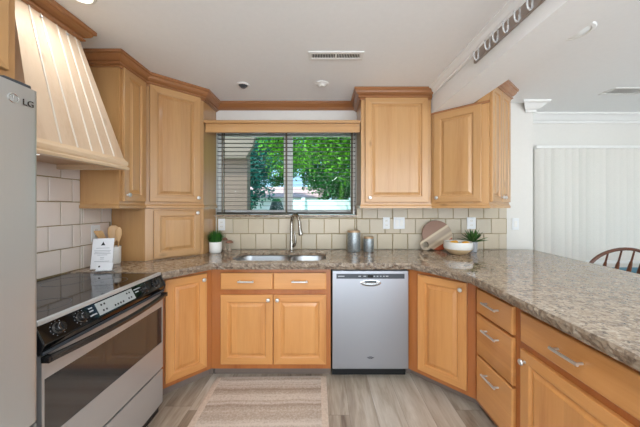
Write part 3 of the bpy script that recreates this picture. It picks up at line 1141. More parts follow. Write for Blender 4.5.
# corner cabinet under the beam
q0, q1, q2 = Vector((0.999, 2.40)), Vector((1.33, 2.10)), Vector((1.72, 2.42))
mid = (q0 + q1) / 2
ang1 = math.atan2(q1.y - q0.y, q1.x - q0.x)
ang2 = math.atan2(q2.y - q1.y, q2.x - q1.x)
t = thing('wall_cabinet', 'five-sided corner wall cabinet fitted under the ceiling beam with doors on two faces', 'cabinet', (mid.x, mid.y, LR), ang1)
poly = [q0, q1, q2, (1.72, 2.709), (0.999, 2.709)]
b = MB().prism(loc_poly(t, poly), UZ0 - LR, BZ - 0.003 - LR)
upz = [(1.275, 2.152), q1, q2, (1.72, 2.709), (1.275, 2.709)]
b.prism(loc_poly(t, upz), BZ - 0.003 - LR, UZ1 - LR)
link('carcass', b, M['upper_z'], t, 0.001)
l1 = (q1 - q0).length
door(t, -0.012, UZ0 - LR + 0.014, l1 - 0.075, 0.79, 'upper', knob=(-(l1 - 0.075) / 2 + 0.03, 0.04))
I = inv(t)
m2 = (q1 + q2) / 2
l2 = (q2 - q1).length
nrm = Vector((math.sin(ang2), -math.cos(ang2)))
dv = (q2 - q1).normalized()
wd = (l2 - 0.06) / 2
for s in (-1, 1):
    c = m2 + dv * (s * (wd / 2 + 0.002)) + nrm * 0.022
    lc = I @ Vector((c.x, c.y, 0))
    door(t, lc.x, UZ0 - LR + 0.014, wd, 0.945, 'upper', y=lc.y, knob=(-s * (wd / 2 - 0.028), 0.04), rz=ang2 - ang1, fr=0.045)
pth = [q0, q1, q2, Vector((1.72, 2.709))]
link('light_rail', MB().sweep(prail, pth).xf(I), M['upper_x'], t)
link('crown', MB().sweep(CPX, pth, 1).xf(I), M['crown'], t)
topr = [(0, BZ - 0.022), (0.014, BZ - 0.022), (0.014, BZ - 0.004), (0, BZ - 0.004)]
link('top_trim', MB().sweep(topr, pth, 0, 1).xf(I), M['crown'], t)

# cabinet over the refrigerator
t = thing('wall_cabinet', 'wooden cabinet above the refrigerator', 'cabinet', (-1.12, 0.49, 1.83), R(90))
link('carcass', MB().box(-0.47, 0, 0, 0.47, 0.579, 0.605), M['upper_z'], t, 0.001)
for s in (-1, 1):
    door(t, s * 0.225 - 0.01, 0.02, 0.44, 0.56, 'upper', knob=(-s * 0.19, 0.04))

# ------------------------------------------------------------------ range hood
t = thing('range_hood', 'tapered wooden range hood with vertical groove lines and a dark wood crown', 'range hood', (LW + 0.011, 1.375, 1.61), R(90))
# local: x along +Y, y into the wall is +, front is -y ; wall at y=0
def HY(Xw):
    return -(Xw - (LW + 0.011))
yb, yt = HY(-1.275), HY(-1.44)
zb, zt = 0.07, 0.76
xb0, xb1, xt0, xt1 = -0.215, 0.318, -0.155, 0.182
b = MB()
rg0 = [(xb0, -0.0, zb), (xb1, -0.0, zb), (xb1, yb, zb), (xb0, yb, zb)]
rg1 = [(xt0, -0.0, zt), (xt1, -0.0, zt), (xt1, yt, zt), (xt0, yt, zt)]
b.rings([rg0, rg1])
body = link('body', b, M['hood'], t)
# raised bead lines on the sloped front, highlight put in their colour
def front(x, s, out):
    return (x, yb + (yt - yb) * s - out, zb + (zt - zb) * s)
for xa, xc in ((-0.091, -0.088), (-0.003, -0.035), (0.082, 0.046), (0.159, 0.098), (0.238, 0.152)):
    link('bead', MB().tube([front(xa, 0.0, 0.0015), front(xc, 1.0, 0.0015)], 0.0045, 8), M['bead_highlight'], body, smooth=True)
for xc in (-0.037, 0.1):
    c = front(xc, 0.955, 0.006)
    link('stud', MB().ell(c, 0.007, 0.006, 0.007, 10, 7), M['nickel'], body, smooth=True)
# bottom moulding with a recessed liner
pth = [(xb0, 0.0), (xb0, yb), (xb1, yb), (xb1, 0.0)]
pr = [(-0.02, 0.0), (0.020, 0.0), (0.022, 0.012), (0.012, 0.022), (0.016, 0.032), (0.016, 0.048), (0.006, 0.06), (0.0, 0.072), (-0.02, 0.072)]
link('bottom_trim', MB().sweep(pr, pth), M['hood_trim'], t)
link('liner', MB().box(xb0 + 0.02, yb + 0.02, 0.03, xb1 - 0.02, -0.001, 0.069), M['upper_x'], t)
link('hood_fill_panel', MB().box(-0.18, -0.27, 0.022, -0.05, -0.20, 0.0295), M['fill_glow'], t, 0.002)  # added glowing panel that brightens the tiles below the hood
ld = bpy.data.lights.new('hood_fill_lamp', 'AREA')
ld.shape = 'RECTANGLE'
ld.size, ld.size_y = 0.06, 0.12
ld.energy = HOOD_FILL_W
ld.color = LAMP_COL
lo = bpy.data.objects.new('hood_fill_lamp', ld)
COL.objects.link(lo)
lo.location = (LW + 0.246, 1.26, 1.629)
pth = [(xt0, 0.0), (xt0, yt), (xt1, yt), (xt1, 0.0)]
pr2 = [(-0.005, 0.828), (0.058, 0.828), (0.058, 0.808), (0.046, 0.803), (0.046, 0.796), (0.038, 0.784), (0.024, 0.774), (0.014, 0.770), (0.014, 0.764), (0.022, 0.760), (0.022, 0.752), (0.008, 0.747), (-0.005, 0.747)]
link('crown', MB().sweep(pr2, pth), M['crown'], t)
link('top_block', MB().box(xt0 + 0.002, yt + 0.002, zt, xt1 - 0.002, -0.0, 0.827), M['upper_x'], t)

# ------------------------------------------------------------------ range
t = thing('kitchen_range', 'stainless steel slide-in electric range with black glass cooktop beside the refrigerator', 'range', (-1.05, 1.36, 0), R(90))
# local: x along +Y (-0.377..0.377), y from front (0) to wall (+0.64)
H = 0.377
link('body', MB().box(-H, 0.03, 0.02, H, 0.634, 0.905), M['black_plastic'], t)
link('cooktop', MB().box(-H, 0.025, 0.905, H, 0.634, 0.932), M['black_glossy'], t, 0.003)
for cx, cy, r in ((-0.19, 0.20, 0.10), (0.19, 0.20, 0.085), (-0.19, 0.46, 0.075), (0.19, 0.46, 0.105)):
    b = MB()
    rg = []
    for rr, zz in ((r, 0.9321), (r, 0.9326), (r - 0.003, 0.9326), (r - 0.003, 0.9321)):
        rg.append([(cx + rr * math.cos(2 * PI * i / 40), cy + rr * math.sin(2 * PI * i / 40), zz) for i in range(40)])
    b.rings(rg, 0, False, False)
    link('burner_ring', b, M['grey_strip'], t)
link('front_trim', MB().box(-H, 0.012, 0.922, H, 0.034, 0.939), M['silver_plate'], t, 0.003)
# slanted console
prof = [(0.022, 0.922), (-0.014, 0.853), (0.002, 0.815), (0.035, 0.815), (0.035, 0.922)]
console = link('control_panel', MB().extr(prof, lambda y, z: (-H, y, z), lambda y, z: (H, y, z)), M['black_glossy'], t, 0.003)
for s in (-1, 1):
    link('end_cap', MB().extr([(y - 0.002, z + 0.002) if k < 3 else (y, z) for k, (y, z) in enumerate(prof)], lambda y, z: (s * H, y, z), lambda y, z: (s * (H + 0.006), y, z)), M['black_plastic'], console, 0.002)
link('lower_lip', MB().box(-H, -0.008, 0.812, H, 0.0, 0.824), M['grey_strip'], console, 0.002)
p0, p1 = Vector((0, 0.022, 0.922)), Vector((0, -0.014, 0.853))
pd = (p1 - p0).normalized()
pn = Vector((0, -pd.z * -1, 0))
pn = Vector((0, pd.z, -pd.y)).normalized()
if pn.y > 0:
    pn = -pn
def onp(x, s, out):
    q = p0 + (p1 - p0) * s + pn * out
    return Vector((x, q.y, q.z))
Mk = Matrix(((1, 0, 0), (0, pn.y, pd.y), (0, pn.z, pd.z))).to_4x4()   # local y -> outward, local z -> down the slope
for x in (-0.309, -0.209, 0.202, 0.307):
    kb = MB().lathe([(0.025, 0.0), (0.025, 0.004), (0.019, 0.006), (0.017, 0.02), (0.015, 0.022), (0.001, 0.022)], (0, 0, 0), 24, 'y')
    kb.box(-0.003, 0.02, -0.0165, 0.003, 0.027, 0.0165)
    kb.xf(Matrix.Translation(onp(x, 0.5, 0)) @ Mk)
    ko = link('knob', kb, M['handle_dark'], console, smooth=True)
    mk = MB()
    for i in range(11):
        a = R(30 + 300 * i / 10)
        mk.box(0.030 * math.sin(a) - 0.0012, 0.0, 0.030 * math.cos(a) - 0.0012, 0.030 * math.sin(a) + 0.0012, 0.0008, 0.030 * math.cos(a) + 0.0012)
    mk.xf(Matrix.Translation(onp(x, 0.5, 0.0)) @ Mk)
    link('dial_marking', mk, M['ink_grey'], ko)
db = MB().box(-0.127, 0.0, -0.03, 0.109, 0.0025, 0.03).xf(Matrix.Translation(onp(0, 0.5, 0)) @ Mk)
dsp = link('display', db, M['silver_plate'], console)
for x, z in [(-0.10 + 0.018 * i, 0.014 * j) for i in (0, 1) for j in (-1, 1)] + [(-0.03 + 0.018 * i, 0.016) for i in range(4)] + [(0.065 + 0.018 * i, 0.014 * j) for i in (0, 1) for j in (-1, 1)]:
    db = MB().ell((x, 0.003, z), 0.0055, 0.002, 0.0055, 8, 5)
    db.xf(Matrix.Translation(onp(0, 0.5, 0)) @ Mk)
    link('button', db, M['black_plastic'], dsp)
for x0_, x1_, z_ in ((-0.165, -0.145, -0.02), (-0.165, -0.145, -0.006), (-0.17, -0.135, 0.014), (0.12, 0.17, -0.016), (0.125, 0.15, 0.0)):
    db = MB().box(x0_, 0, z_ - 0.003, x1_, 0.0008, z_ + 0.003)
    db.xf(Matrix.Translation(onp(0, 0.5, 0)) @ Mk)
    link('touch_key', db, M['ink_grey'], console)
# oven door: steel frame round a dark pane
GX = H - 0.05
b = MB()
b.box(-H + 0.002, 0.0, 0.318, H - 0.002, 0.03, 0.485)
b.box(-H + 0.002, 0.0, 0.718, H - 0.002, 0.03, 0.808)
b.box(-H + 0.002, 0.0, 0.485, -H + 0.012, 0.03, 0.718)
b.box(H - 0.012, 0.0, 0.485, H - 0.002, 0.03, 0.718)
od = link('oven_door', b, M['steel_h'], t)
link('oven_pane', MB().box(-H + 0.012, 0.002, 0.485, H - 0.012, 0.028, 0.718), M['oven_glass'], od)
n = 25
pts = []
for i in range(n):
    u = -1 + 2 * i / (n - 1)
    pts.append((u * (H - 0.012), -0.02 - 0.034 * (1 - u * u), 0.797))
hb = MB().tube(pts, 0.0135, 12, flat=1.1)
for s in (-1, 1):
    hb.box(s * (H - 0.012) - 0.012, -0.03, 0.785, s * (H - 0.012) + 0.012, 0.001, 0.808)
link('handle', hb, M['handle_dark'], od, smooth=True)
link('storage_drawer', MB().box(-H + 0.002, 0.0, 0.085, H - 0.002, 0.03, 0.304), M['steel_h'], t, 0.003)
link('toe_kick', MB().box(-H + 0.02, 0.05, 0.0, H - 0.02, 0.6, 0.08), M['kick_black'], t)

# ------------------------------------------------------------------ refrigerator
t = thing('refrigerator', 'tall stainless steel refrigerator standing beside the range', 'refrigerator', (-1.0, 0.484, 0), R(90))
link('body', MB().box(-0.448, 0.075, 0.015, 0.448, 0.685, 1.755), M['grey_strip'], t, 0.004)
def fdoor(x0, x1, z0, z1):
    n = 14
    r = 0.022
    poly = [(x0, 0.07), (x0, r)] + [(x0 + r - r * math.cos(R(90 * i / 6)), r - r * math.sin(R(90 * i / 6))) for i in range(1, 7)]
    w = x1 - x0
    poly += [(x0 + r + (w - 2 * r) * i / n, -0.006 * math.sin(PI * i / n)) for i in range(1, n)]
    poly += [(x1 - r + r * math.sin(R(90 * i / 6)), r - r * math.cos(R(90 * i / 6))) for i in range(0, 7)] + [(x1, 0.07)]
    return MB().prism(poly, z0, z1)
d1 = link('door', fdoor(-0.45, -0.002, 0.62, 1.775), M['steel_fridge'], t, smooth=True, ang=40)
d2 = link('door', fdoor(0.002, 0.45, 0.62, 1.775), M['steel_fridge'], t, smooth=True, ang=40)
for d, s in ((d1, -1), (d2, 1)):
    hb = MB().tube([(s * 0.045, -0.004, 0.75), (s * 0.045, -0.05, 0.77), (s * 0.045, -0.055, 0.85), (s * 0.045, -0.055, 1.5), (s * 0.045, -0.05, 1.58), (s * 0.045, -0.004, 1.6)], 0.012, 12)
    link('handle', hb, M['nickel'], d, smooth=True)
fd = link('freezer_drawer', fdoor(-0.45, 0.45, 0.06, 0.605), M['steel_fridge'], t, smooth=True, ang=40)
hb = MB().tube([(-0.41, -0.002, 0.545), (-0.40, -0.05, 0.545), (0.40, -0.05, 0.545), (0.41, -0.002, 0.545)], 0.013, 12)
link('handle', hb, M['nickel'], fd, smooth=True)
# LG badge
tm = textmesh('LG', 0.029, 0.001)
tm.xf(Matrix.Translation((0.408, -0.0042, 1.720)) @ Matrix.Rotation(R(90), 4, 'X'))
a_ = [2 * PI * i / 26 for i in range(27)]
nlet = len(tm.f)
tm.tube([(0.364 + 0.0145 * math.cos(q), -0.005, 1.722 + 0.0145 * math.sin(q)) for q in a_], 0.0015, 6)
tm.tube([(0.364, -0.005, 1.731), (0.364, -0.005, 1.715), (0.370, -0.005, 1.715)], 0.0013, 6)
tm.tube([(0.364 + 0.0145, -0.005, 1.722), (0.364 + 0.008, -0.005, 1.722)], 0.0013, 6)
tm.ell((0.358, -0.005, 1.727), 0.0018, 0.001, 0.0018, 8, 5)
tm.m[:nlet] = [1] * nlet
link('logo', tm, [M['chrome'], M['handle_dark']], d2)
for x in (-0.40, 0.40):
    link('hinge_cover', MB().box(x - 0.04, 0.02, 1.776, x + 0.04, 0.12, 1.795), M['grey_strip'], t, 0.004)

# ------------------------------------------------------------------ ceiling fittings
def recessed(x, y, label, on=True, r=0.075, watts=LAMP_W, dark=False):
    t = thing('recessed_light', label, 'ceiling light', (x, y, CZ), 0, None)
    link('trim_ring', MB().lathe([(r * 0.72, -0.004), (r * 0.78, -0.012), (r * 0.95, -0.009), (r, -0.001), (r * 0.72, -0.001)], (0, 0, 0), 32), M['trim_white'], t, smooth=True)
    link('lens', MB().lathe([(0.001, -0.0105 - (0 if on else 0.018)), (r * 0.35, -0.012 - (0 if on else 0.015)), (r * 0.72, -0.006), (r * 0.72, -0.002), (0.001, -0.002)], (0, 0, 0), 28), M['lamp_on'] if on else (M['grey_strip'] if dark else M['lamp_off']), t, smooth=True)
    if on:
        ld = bpy.data.lights.new('lamp', 'AREA')
        ld.shape = 'DISK'
        ld.size = 0.11
        ld.energy = watts
        ld.color = LAMP_COL
        ld.spread = R(150)
        lo = bpy.data.objects.new('lamp', ld)
        COL.objects.link(lo)
        lo.location = (x, y, CZ - 0.016)
    return t


recessed(-1.216, 1.315, 'round recessed ceiling light glowing in front of the range hood', r=0.07, watts=2.4)
recessed(-0.69, 2.30, 'small round recessed ceiling light with a dark eye near the diagonal corner cabinet', r=0.055, on=False, dark=True)
recessed(0.0, 2.28, 'small round white recessed ceiling light between the vent and the window crown', r=0.06, on=False)
recessed(0.42, 1.12, 'round recessed ceiling light beside the beam with the hook rail', watts=5)
recessed(-0.1, 0.2, 'added unseen round ceiling light in the middle of the kitchen')  # out of view, added to brighten the kitchen
recessed(-0.1, -1.2, 'added unseen round ceiling light behind the camera end of the kitchen')  # extra fill behind the camera, added for brightness
recessed(1.545, 1.60, 'round recessed light in the dining ceiling half hidden behind the beam', r=0.09, on=False)
recessed(4.2, 0.5, 'added unseen round light further along the dining ceiling', watts=4)  # out of view, added to brighten the dining side


def globe(x, y, z, watts, label, r=0.11):  # unseen fill light in globe form, added to brighten ceiling and walls
    t = thing('fill_globe', label, 'fill light', (x, y, CZ))
    link('canopy', MB().lathe([(0.001, -0.022), (0.05, -0.02), (0.06, -0.001), (0.001, -0.001)], (0, 0, 0), 24), M['nickel'], t, smooth=True)
    link('rod', MB().cyl((0, 0, -0.02), (0, 0, z - CZ + r), 0.006, seg=10), M['nickel'], t)
    link('globe', MB().ell((0, 0, z - CZ), r, r, r, 28, 16), M['fill_glow'], t, smooth=True, ang=80)
    ld = bpy.data.lights.new('fill_globe_lamp', 'POINT')
    ld.energy = watts
    ld.color = LAMP_COL
    ld.shadow_soft_size = r * 1.06
    lo = bpy.data.objects.new('fill_globe_lamp', ld)
    COL.objects.link(lo)
    lo.location = (x, y, z)


globe(0.2, 0.0, 2.05, FILL_GLOBE_W, 'added globe fill light over the open end of the kitchen floor')
globe(-0.3, -1.5, 2.05, FILL_GLOBE_W, 'added globe fill light nearest the rear of the kitchen')
globe(3.7, 1.4, 1.85, DINING_FILL_W, 'added globe fill light over the dining side')
recessed(2.6, 0.2, 'added unseen round light in the middle of the dining ceiling', watts=4)  # another added fill for the dining side, out of view


def vent(name, x, y, w, d, label, n, split):
    t = thing(name, label, 'vent', (x, y, CZ))
    b = MB()
    z0, z1 = -0.008, -0.001
    fw = 0.024
    b.box(-w / 2, -d / 2, z0, w / 2, -d / 2 + fw, z1)
    b.box(-w / 2, d / 2 - fw, z0, w / 2, d / 2, z1)
    b.box(-w / 2, -d / 2 + fw, z0, -w / 2 + fw, d / 2 - fw, z1)
    b.box(w / 2 - fw, -d / 2 + fw, z0, w / 2, d / 2 - fw, z1)
    if split:
        b.box(-0.008, -d / 2 + fw, z0, 0.008, d / 2 - fw, z1)
    link('frame', b, M['trim_white'], t, 0.001)
    link('backing', MB().box(-w / 2 + fw, -d / 2 + fw, -0.0015, w / 2 - fw, d / 2 - fw, -0.0005), M['dark_gap'], t)
    b = MB()
    for i in range(n):
        x_ = -w / 2 + fw + (w - 2 * fw) * (i + 0.5) / n
        if split and abs(x_) < 0.012:
            continue
        b.box(x_ - 0.0018, -d / 2 + fw, -0.007, x_ + 0.0018, d / 2 - fw, -0.0015)
    link('louvres', b, M['trim_white'], t)


vent('ceiling_vent', 0.098, 1.855, 0.385, 0.10, 'long white slotted vent in the kitchen ceiling', 30, True)
vent('ceiling_vent', 2.80, 2.42, 0.36, 0.15, 'white rectangular vent in the dining ceiling above the blinds', 14, False)

# hook rail on the beam
def beam_x(y):
    return 1.0 + (2.708 - y) / (2.708 - RB) * 0.062
ya, yb_ = 1.725, 0.75
ang = math.atan2(beam_x(ya) - beam_x(yb_), ya - yb_)
t = thing('hook_rail', 'greyish wooden rail with a row of metal hooks mounted along the ceiling beam', 'rail', (beam_x(ya) - 0.001, ya, 2.31), math.atan2(yb_ - ya, beam_x(yb_) - beam_x(ya)))
# local: x along the rail towards the viewer, +y is ... the room side is -y after the turn
L = ya - yb_
link('backboard', MB().box(0, -0.016, 0, L, -0.0005, 0.068), M['mauve_wood'], t, 0.001)
hk = None
hx = [0.055, 0.165, 0.235, 0.317, 0.398, 0.478, 0.56, 0.65, 0.74, 0.83, 0.92]
for i, x in enumerate(hx):
    hb = MB().box(-0.005, -0.0195, 0.004, 0.005, -0.0165, 0.068)
    pts = [(0.0, -0.0195, 0.03)]
    for k in range(9):
        a = PI * k / 8
        pts.append((0.0 + 0.012 * k / 8, -0.0195 - 0.017 * (1 - math.cos(a)), 0.024 - 0.034 * math.sin(a)))
    pts.append((0.013, -0.0545, 0.04))
    hb.tube(pts, 0.005, 8)
    if hk is None:
        hk = link('hook', hb, M['hook'], t, smooth=True)
        o = hk
    else:
        o = hk.copy()
        COL.objects.link(o)
        o.parent = t
    o.location = (x, 0, 0)

# ------------------------------------------------------------------ outlets and switches
def plate(x, z, label, kind, y=BW - 0.0125, rz=0.0, w=0.075, loc=None, cat='outlet'):
    t = thing('wall_outlet' if kind == 'outlet' else 'light_switch', label, cat, loc or (x, y, z), rz)
    link('cover_plate', MB().box(-w / 2, -0.006, -0.06, w / 2, 0, 0.06), M['plastic_white'], t, 0.002)
    if kind == 'outlet':
        for s in (-1, 1):
            soc = link('socket', MB().box(-0.016, -0.0075, s * 0.022 - 0.014, 0.016, -0.005, s * 0.022 + 0.014), M['ceramic'], t, 0.002)
            sb = MB()
            for dx in (-0.006, 0.006):
                sb.box(dx - 0.0012, -0.0079, s * 0.022 - 0.003, dx + 0.0012, -0.0072, s * 0.022 + 0.006)
            link('slot', sb, M['dark_gap'], soc)
    else:
        k = max(1, round(w / 0.06))
        for i in range(k):
            cx = (i - (k - 1) / 2) * 0.046
            link('rocker', MB().box(cx - 0.0165, -0.009, -0.033, cx + 0.0165, -0.005, 0.033), M['ceramic'], t, 0.002)


plate(-1.028, 1.19, 'white outlet on the back tiles behind the grass plant', 'outlet', w=0.07)
plate(0.66, 1.205, 'white outlet on the back tiles above the smaller canister', 'outlet', w=0.07)
plate(0.79, 1.205, 'double white switch plate on the back tiles beside the round board', 'switch', w=0.115, cat='switch')
plate(1.53, 1.205, 'white outlet on the back tiles behind the potted succulent', 'outlet', w=0.09)
plate(1.99, 1.195, 'white switch plate on the plain wall end beside the tiles', 'switch', y=BW - 0.0005, w=0.07, cat='switch')
plate(0, 0, 'white outlet on the tiles behind the cooking utensils', 'outlet', rz=R(90), loc=(LW + 0.0125, 1.958, 1.175))

# ------------------------------------------------------------------ things on the counter
Z0 = CT + 0.001
# crock with utensils
t = thing('utensil_crock', 'white ceramic crock holding wooden cooking utensils', 'crock', (-1.602, 2.02, Z0))
link('pot', MB().lathe([(0.001, 0), (0.043, 0), (0.047, 0.006), (0.049, 0.128), (0.048, 0.132), (0.045, 0.13), (0.043, 0.012), (0.001, 0.01)], (0, 0, 0), 28), M['ceramic'], t, smooth=True)
def utensil(name, label, dx, dy, lean, blade, top):
    o = thing(name, label, 'utensil', (-1.602 + dx, 2.02 + dy, Z0 + 0.014))
    b = MB()
    hx_, hy_ = lean
    b.tube([(0, 0, 0), (hx_ * 0.6, hy_ * 0.6, top * 0.6)], [0.006, 0.005], 10)
    link('shaft', b, M['utensil'], o, smooth=True)
    b = MB()
    rg = []
    for s, w in blade:
        cx, cy, cz = hx_ * s, hy_ * s, top * s
        rg.append([(cx + w * math.cos(2 * PI * k / 14), cy + 0.75 * w * math.cos(2 * PI * k / 14) + 0.0035 * math.sin(2 * PI * k / 14), cz) for k in range(14)])
    b.rings(rg)
    link('blade', b, M['utensil'], o, smooth=True)
utensil('wooden_spatula', 'tilted wooden spatula in the crock, nearest the outlet', 0.004, 0.016, (-0.054, -0.098), [(0.58, 0.007), (0.68, 0.017), (0.95, 0.021), (1.0, 0.018)], 0.245)
utensil('wooden_turner', 'broad rounded wooden turner in the crock between the spatula and the spoon', 0.016, -0.012, (-0.034, 0.034), [(0.55, 0.007), (0.64, 0.024), (0.8, 0.029), (0.93, 0.027), (1.0, 0.012)], 0.278)
utensil('wooden_spoon', 'slim wooden spoon in the crock, standing next to the wooden cupboard', 0.024, 0.014, (0.016, -0.012), [(0.58, 0.005), (0.66, 0.010), (0.78, 0.017), (0.92, 0.016), (1.0, 0.005)], 0.265)

# acrylic sign with a printed sheet
t = thing('sign_holder', 'clear acrylic stand with a white printed sheet beside the crock', 'sign', (-1.528, 1.82, Z0), R(14))
tilt = 0.035
b = MB()
b.extr([(0.0, 0.0), (0.003, 0.0), (0.003 + tilt, 0.215), (tilt, 0.215)], lambda y, z: (-0.066, y, z), lambda y, z: (0.066, y, z))
b.box(-0.066, -0.004, 0.0, 0.066, 0.06, 0.003)
link('stand', b, M['acrylic'], t)
b = MB().extr([(-0.0015, 0.006), (-0.0005, 0.006), (-0.0005 + tilt * 0.97, 0.213), (-0.0015 + tilt * 0.97, 0.213)], lambda y, z: (-0.064, y, z), lambda y, z: (0.064, y, z))
sh = link('sheet', b, M['paper'], t)
def on_sheet(x, z, o=0.0022):
    return (x, tilt * 0.97 * (z - 0.006) / 0.207 - o, z)
b = MB()
b.add([on_sheet(-0.014, 0.165), on_sheet(0.014, 0.165), on_sheet(0.004, 0.182), on_sheet(0, 0.192), on_sheet(-0.004, 0.182)], [(0, 1, 2, 3, 4)])
link('logo', b, M['ink'], sh)
b = MB()
rng = random.Random(1)
for z, w in ((0.145, 0.04), (0.128, 0.05), (0.118, 0.045), (0.108, 0.05), (0.098, 0.03), (0.08, 0.012), (0.07, 0.012), (0.055, 0.045)):
    b.add([on_sheet(-w, z), on_sheet(w, z), on_sheet(w, z + 0.003), on_sheet(-w, z + 0.003)], [(0, 1, 2, 3)])
link('lettering', b, M['ink_grey'], sh)

t = thing('card_holder', 'small holder with white business cards in front of the printed sheet', 'card holder', (-1.462, 1.760, Z0), R(14))
link('tray', MB().extr([(-0.012, 0.0), (0.035, 0.0), (0.035, 0.035), (0.031, 0.035), (0.026, 0.004), (-0.004, 0.004), (-0.004, 0.012), (-0.012, 0.012)], lambda y, z: (-0.05, y, z), lambda y, z: (0.05, y, z)), M['acrylic'], t)
cd = link('cards', MB().extr([(-0.002, 0.006), (0.010, 0.006), (0.028, 0.054), (0.016, 0.056)], lambda y, z: (-0.046, y, z), lambda y, z: (0.046, y, z)), M['paper'], t)
link('logo', MB().extr([(0.006, 0.03), (0.0065, 0.03), (0.0103, 0.040), (0.0093, 0.040)], lambda y, z: (-0.034, y, z), lambda y, z: (-0.024, y, z)), M['ink'], cd)

# grass plant
t = thing('potted_plant', 'bushy grass plant in a white pot beside the window cabinet corner', 'plant', (-1.012, 2.50, Z0))
link('pot', MB().lathe([(0.001, 0), (0.046, 0), (0.053, 0.008), (0.056, 0.03), (0.057, 0.1), (0.055, 0.104), (0.052, 0.1), (0.05, 0.085), (0.001, 0.085)], (0, 0, 0), 28), M['ceramic'], t, smooth=True)
link('soil', MB().lathe([(0.001, 0.086), (0.049, 0.086), (0.049, 0.09), (0.001, 0.094)], (0, 0, 0), 20), M['soil'], t)
b = MB()
rng = random.Random(7)
for i in range(620):
    a = rng.uniform(0, 2 * PI)
    r0 = 0.045 * math.sqrt(rng.random())
    out = rng.uniform(0.2, 1.0)
    hgt = rng.uniform(0.07, 0.135) * (1.1 - 0.4 * out * r0 / 0.045)
    bx, by = r0 * math.cos(a), r0 * math.sin(a)
    e = 0.052 * out * (0.35 + r0 / 0.045)
    ca, sa = math.cos(a + rng.uniform(-0.7, 0.7)), math.sin(a + rng.uniform(-0.7, 0.7))
    w = rng.uniform(0.0016, 0.003)
    pa = a + PI / 2 + rng.uniform(-0.6, 0.6)
    wx, wy = w * math.cos(pa), w * math.sin(pa)
    p = [(bx, by, 0.088), (bx + ca * e * 0.35, by + sa * e * 0.35, 0.088 + hgt * 0.6), (bx + ca * e, by + sa * e, 0.088 + hgt)]
    p = [(max(x, -0.066), min(y, 0.19), z) for x, y, z in p]
    b.add([(p[0][0] - wx, p[0][1] - wy, p[0][2]), (p[0][0] + wx, p[0][1] + wy, p[0][2]), (p[1][0] + wx, p[1][1] + wy, p[1][2]), p[2], (p[1][0] - wx, p[1][1] - wy, p[1][2])], [(0, 1, 2, 4), (4, 2, 3)])
link('leaves', b, M['grass_blade'], t)

# mushroom ornaments
def mushroom(x, y, h, r, label):
    t = thing('mushroom_ornament', label, 'ornament', (x, y, Z0))
    link('stem', MB().lathe([(0.001, 0), (0.018, 0), (0.018, 0.006), (0.008, 0.01), (0.007, h * 0.5), (0.009, h - 0.01), (0.001, h - 0.01)], (0, 0, 0), 18), M['mush_stem'], t, smooth=True)
    link('cap', MB().lathe([(0.001, h - 0.012), (r * 0.95, h - 0.01), (r, h - 0.004), (r * 0.85, h + 0.006), (r * 0.4, h + 0.016), (0.001, h + 0.018)], (0, 0, 0), 22), M['mush_cap'], t, smooth=True)
mushroom(-0.925, 2.63, 0.085, 0.038, 'small brown capped mushroom ornament beside the grass plant')
mushroom(-0.985, 2.668, 0.108, 0.026, 'taller slim mushroom ornament behind the grass plant by the tiles')

# canisters
def canister(x, y, r, h, label):
    t = thing('canister', label, 'canister', (x, y, Z0))
    link('body', MB().lathe([(0.001, 0), (r * 0.97, 0), (r, 0.004), (r, h - 0.022), (r * 0.985, h - 0.018), (0.001, h - 0.018)], (0, 0, 0), 36), M['hammered'], t, smooth=True)
    link('lid', MB().lathe([(0.001, h - 0.0178), (r * 0.99, h - 0.0178), (r * 0.99, h - 0.004), (r * 0.96, h), (0.001, h)], (0, 0, 0), 32), M['lid'], t, smooth=True)
canister(0.312, 2.575, 0.063, 0.205, 'taller hammered metal canister with a wooden lid')
canister(0.456, 2.575, 0.05, 0.145, 'shorter hammered metal canister with a wooden lid')

# round board with ring handle, leaning on the tiles
b = MB()
n1, n2 = 56, 24
cr, hr = 0.150, 0.056
hcx, hcz = -0.122, -0.095
outl = []
pts = []
for i in range(160):
    a = 2 * PI * i / 160
    d = Vector((math.cos(a), math.sin(a)))
    r_ = cr
    # union of big disc and ring lug along the ray from the big centre
    h_ = Vector((hcx, hcz))
    bq = d.dot(h_)
    disc = bq * bq - (h_.length_squared - hr * hr)
    if disc > 0:
        r_ = max(cr, bq + math.sqrt(disc))
    pts.append((d.x * r_, d.y * r_))
bm = bmesh.new()
ho = [(hcx + 0.031 * math.cos(2 * PI * i / n2), hcz + 0.031 * math.sin(2 * PI * i / n2)) for i in range(n2)]
loops, edges = [], []
for lp in (pts, ho):
    vs = [bm.verts.new((x, 0, z)) for x, z in lp]
    loops.append(vs)
    edges += [bm.edges.new((vs[i], vs[(i + 1) % len(vs)])) for i in range(len(vs))]
bmesh.ops.triangle_fill(bm, use_beauty=True, use_dissolve=False, edges=edges)
r = bmesh.ops.extrude_face_region(bm, geom=list(bm.faces))
bmesh.ops.translate(bm, vec=(0, 0.016, 0), verts=[v for v in r['geom'] if isinstance(v, bmesh.types.BMVert)])
bmesh.ops.recalc_face_normals(bm, faces=bm.faces)
me = bpy.data.meshes.new('serving_board')
bm.to_mesh(me)
bm.free()
me.materials.append(M['board'])
o = bpy.data.objects.new('serving_board', me)
COL.objects.link(o)
o.location = (1.158, 2.643, Z0 + 0.1505)
o.rotation_euler = (R(-10), 0, 0)
tag(o, 'round striped wooden serving board with a ring handle leaning on the tiles', 'board')

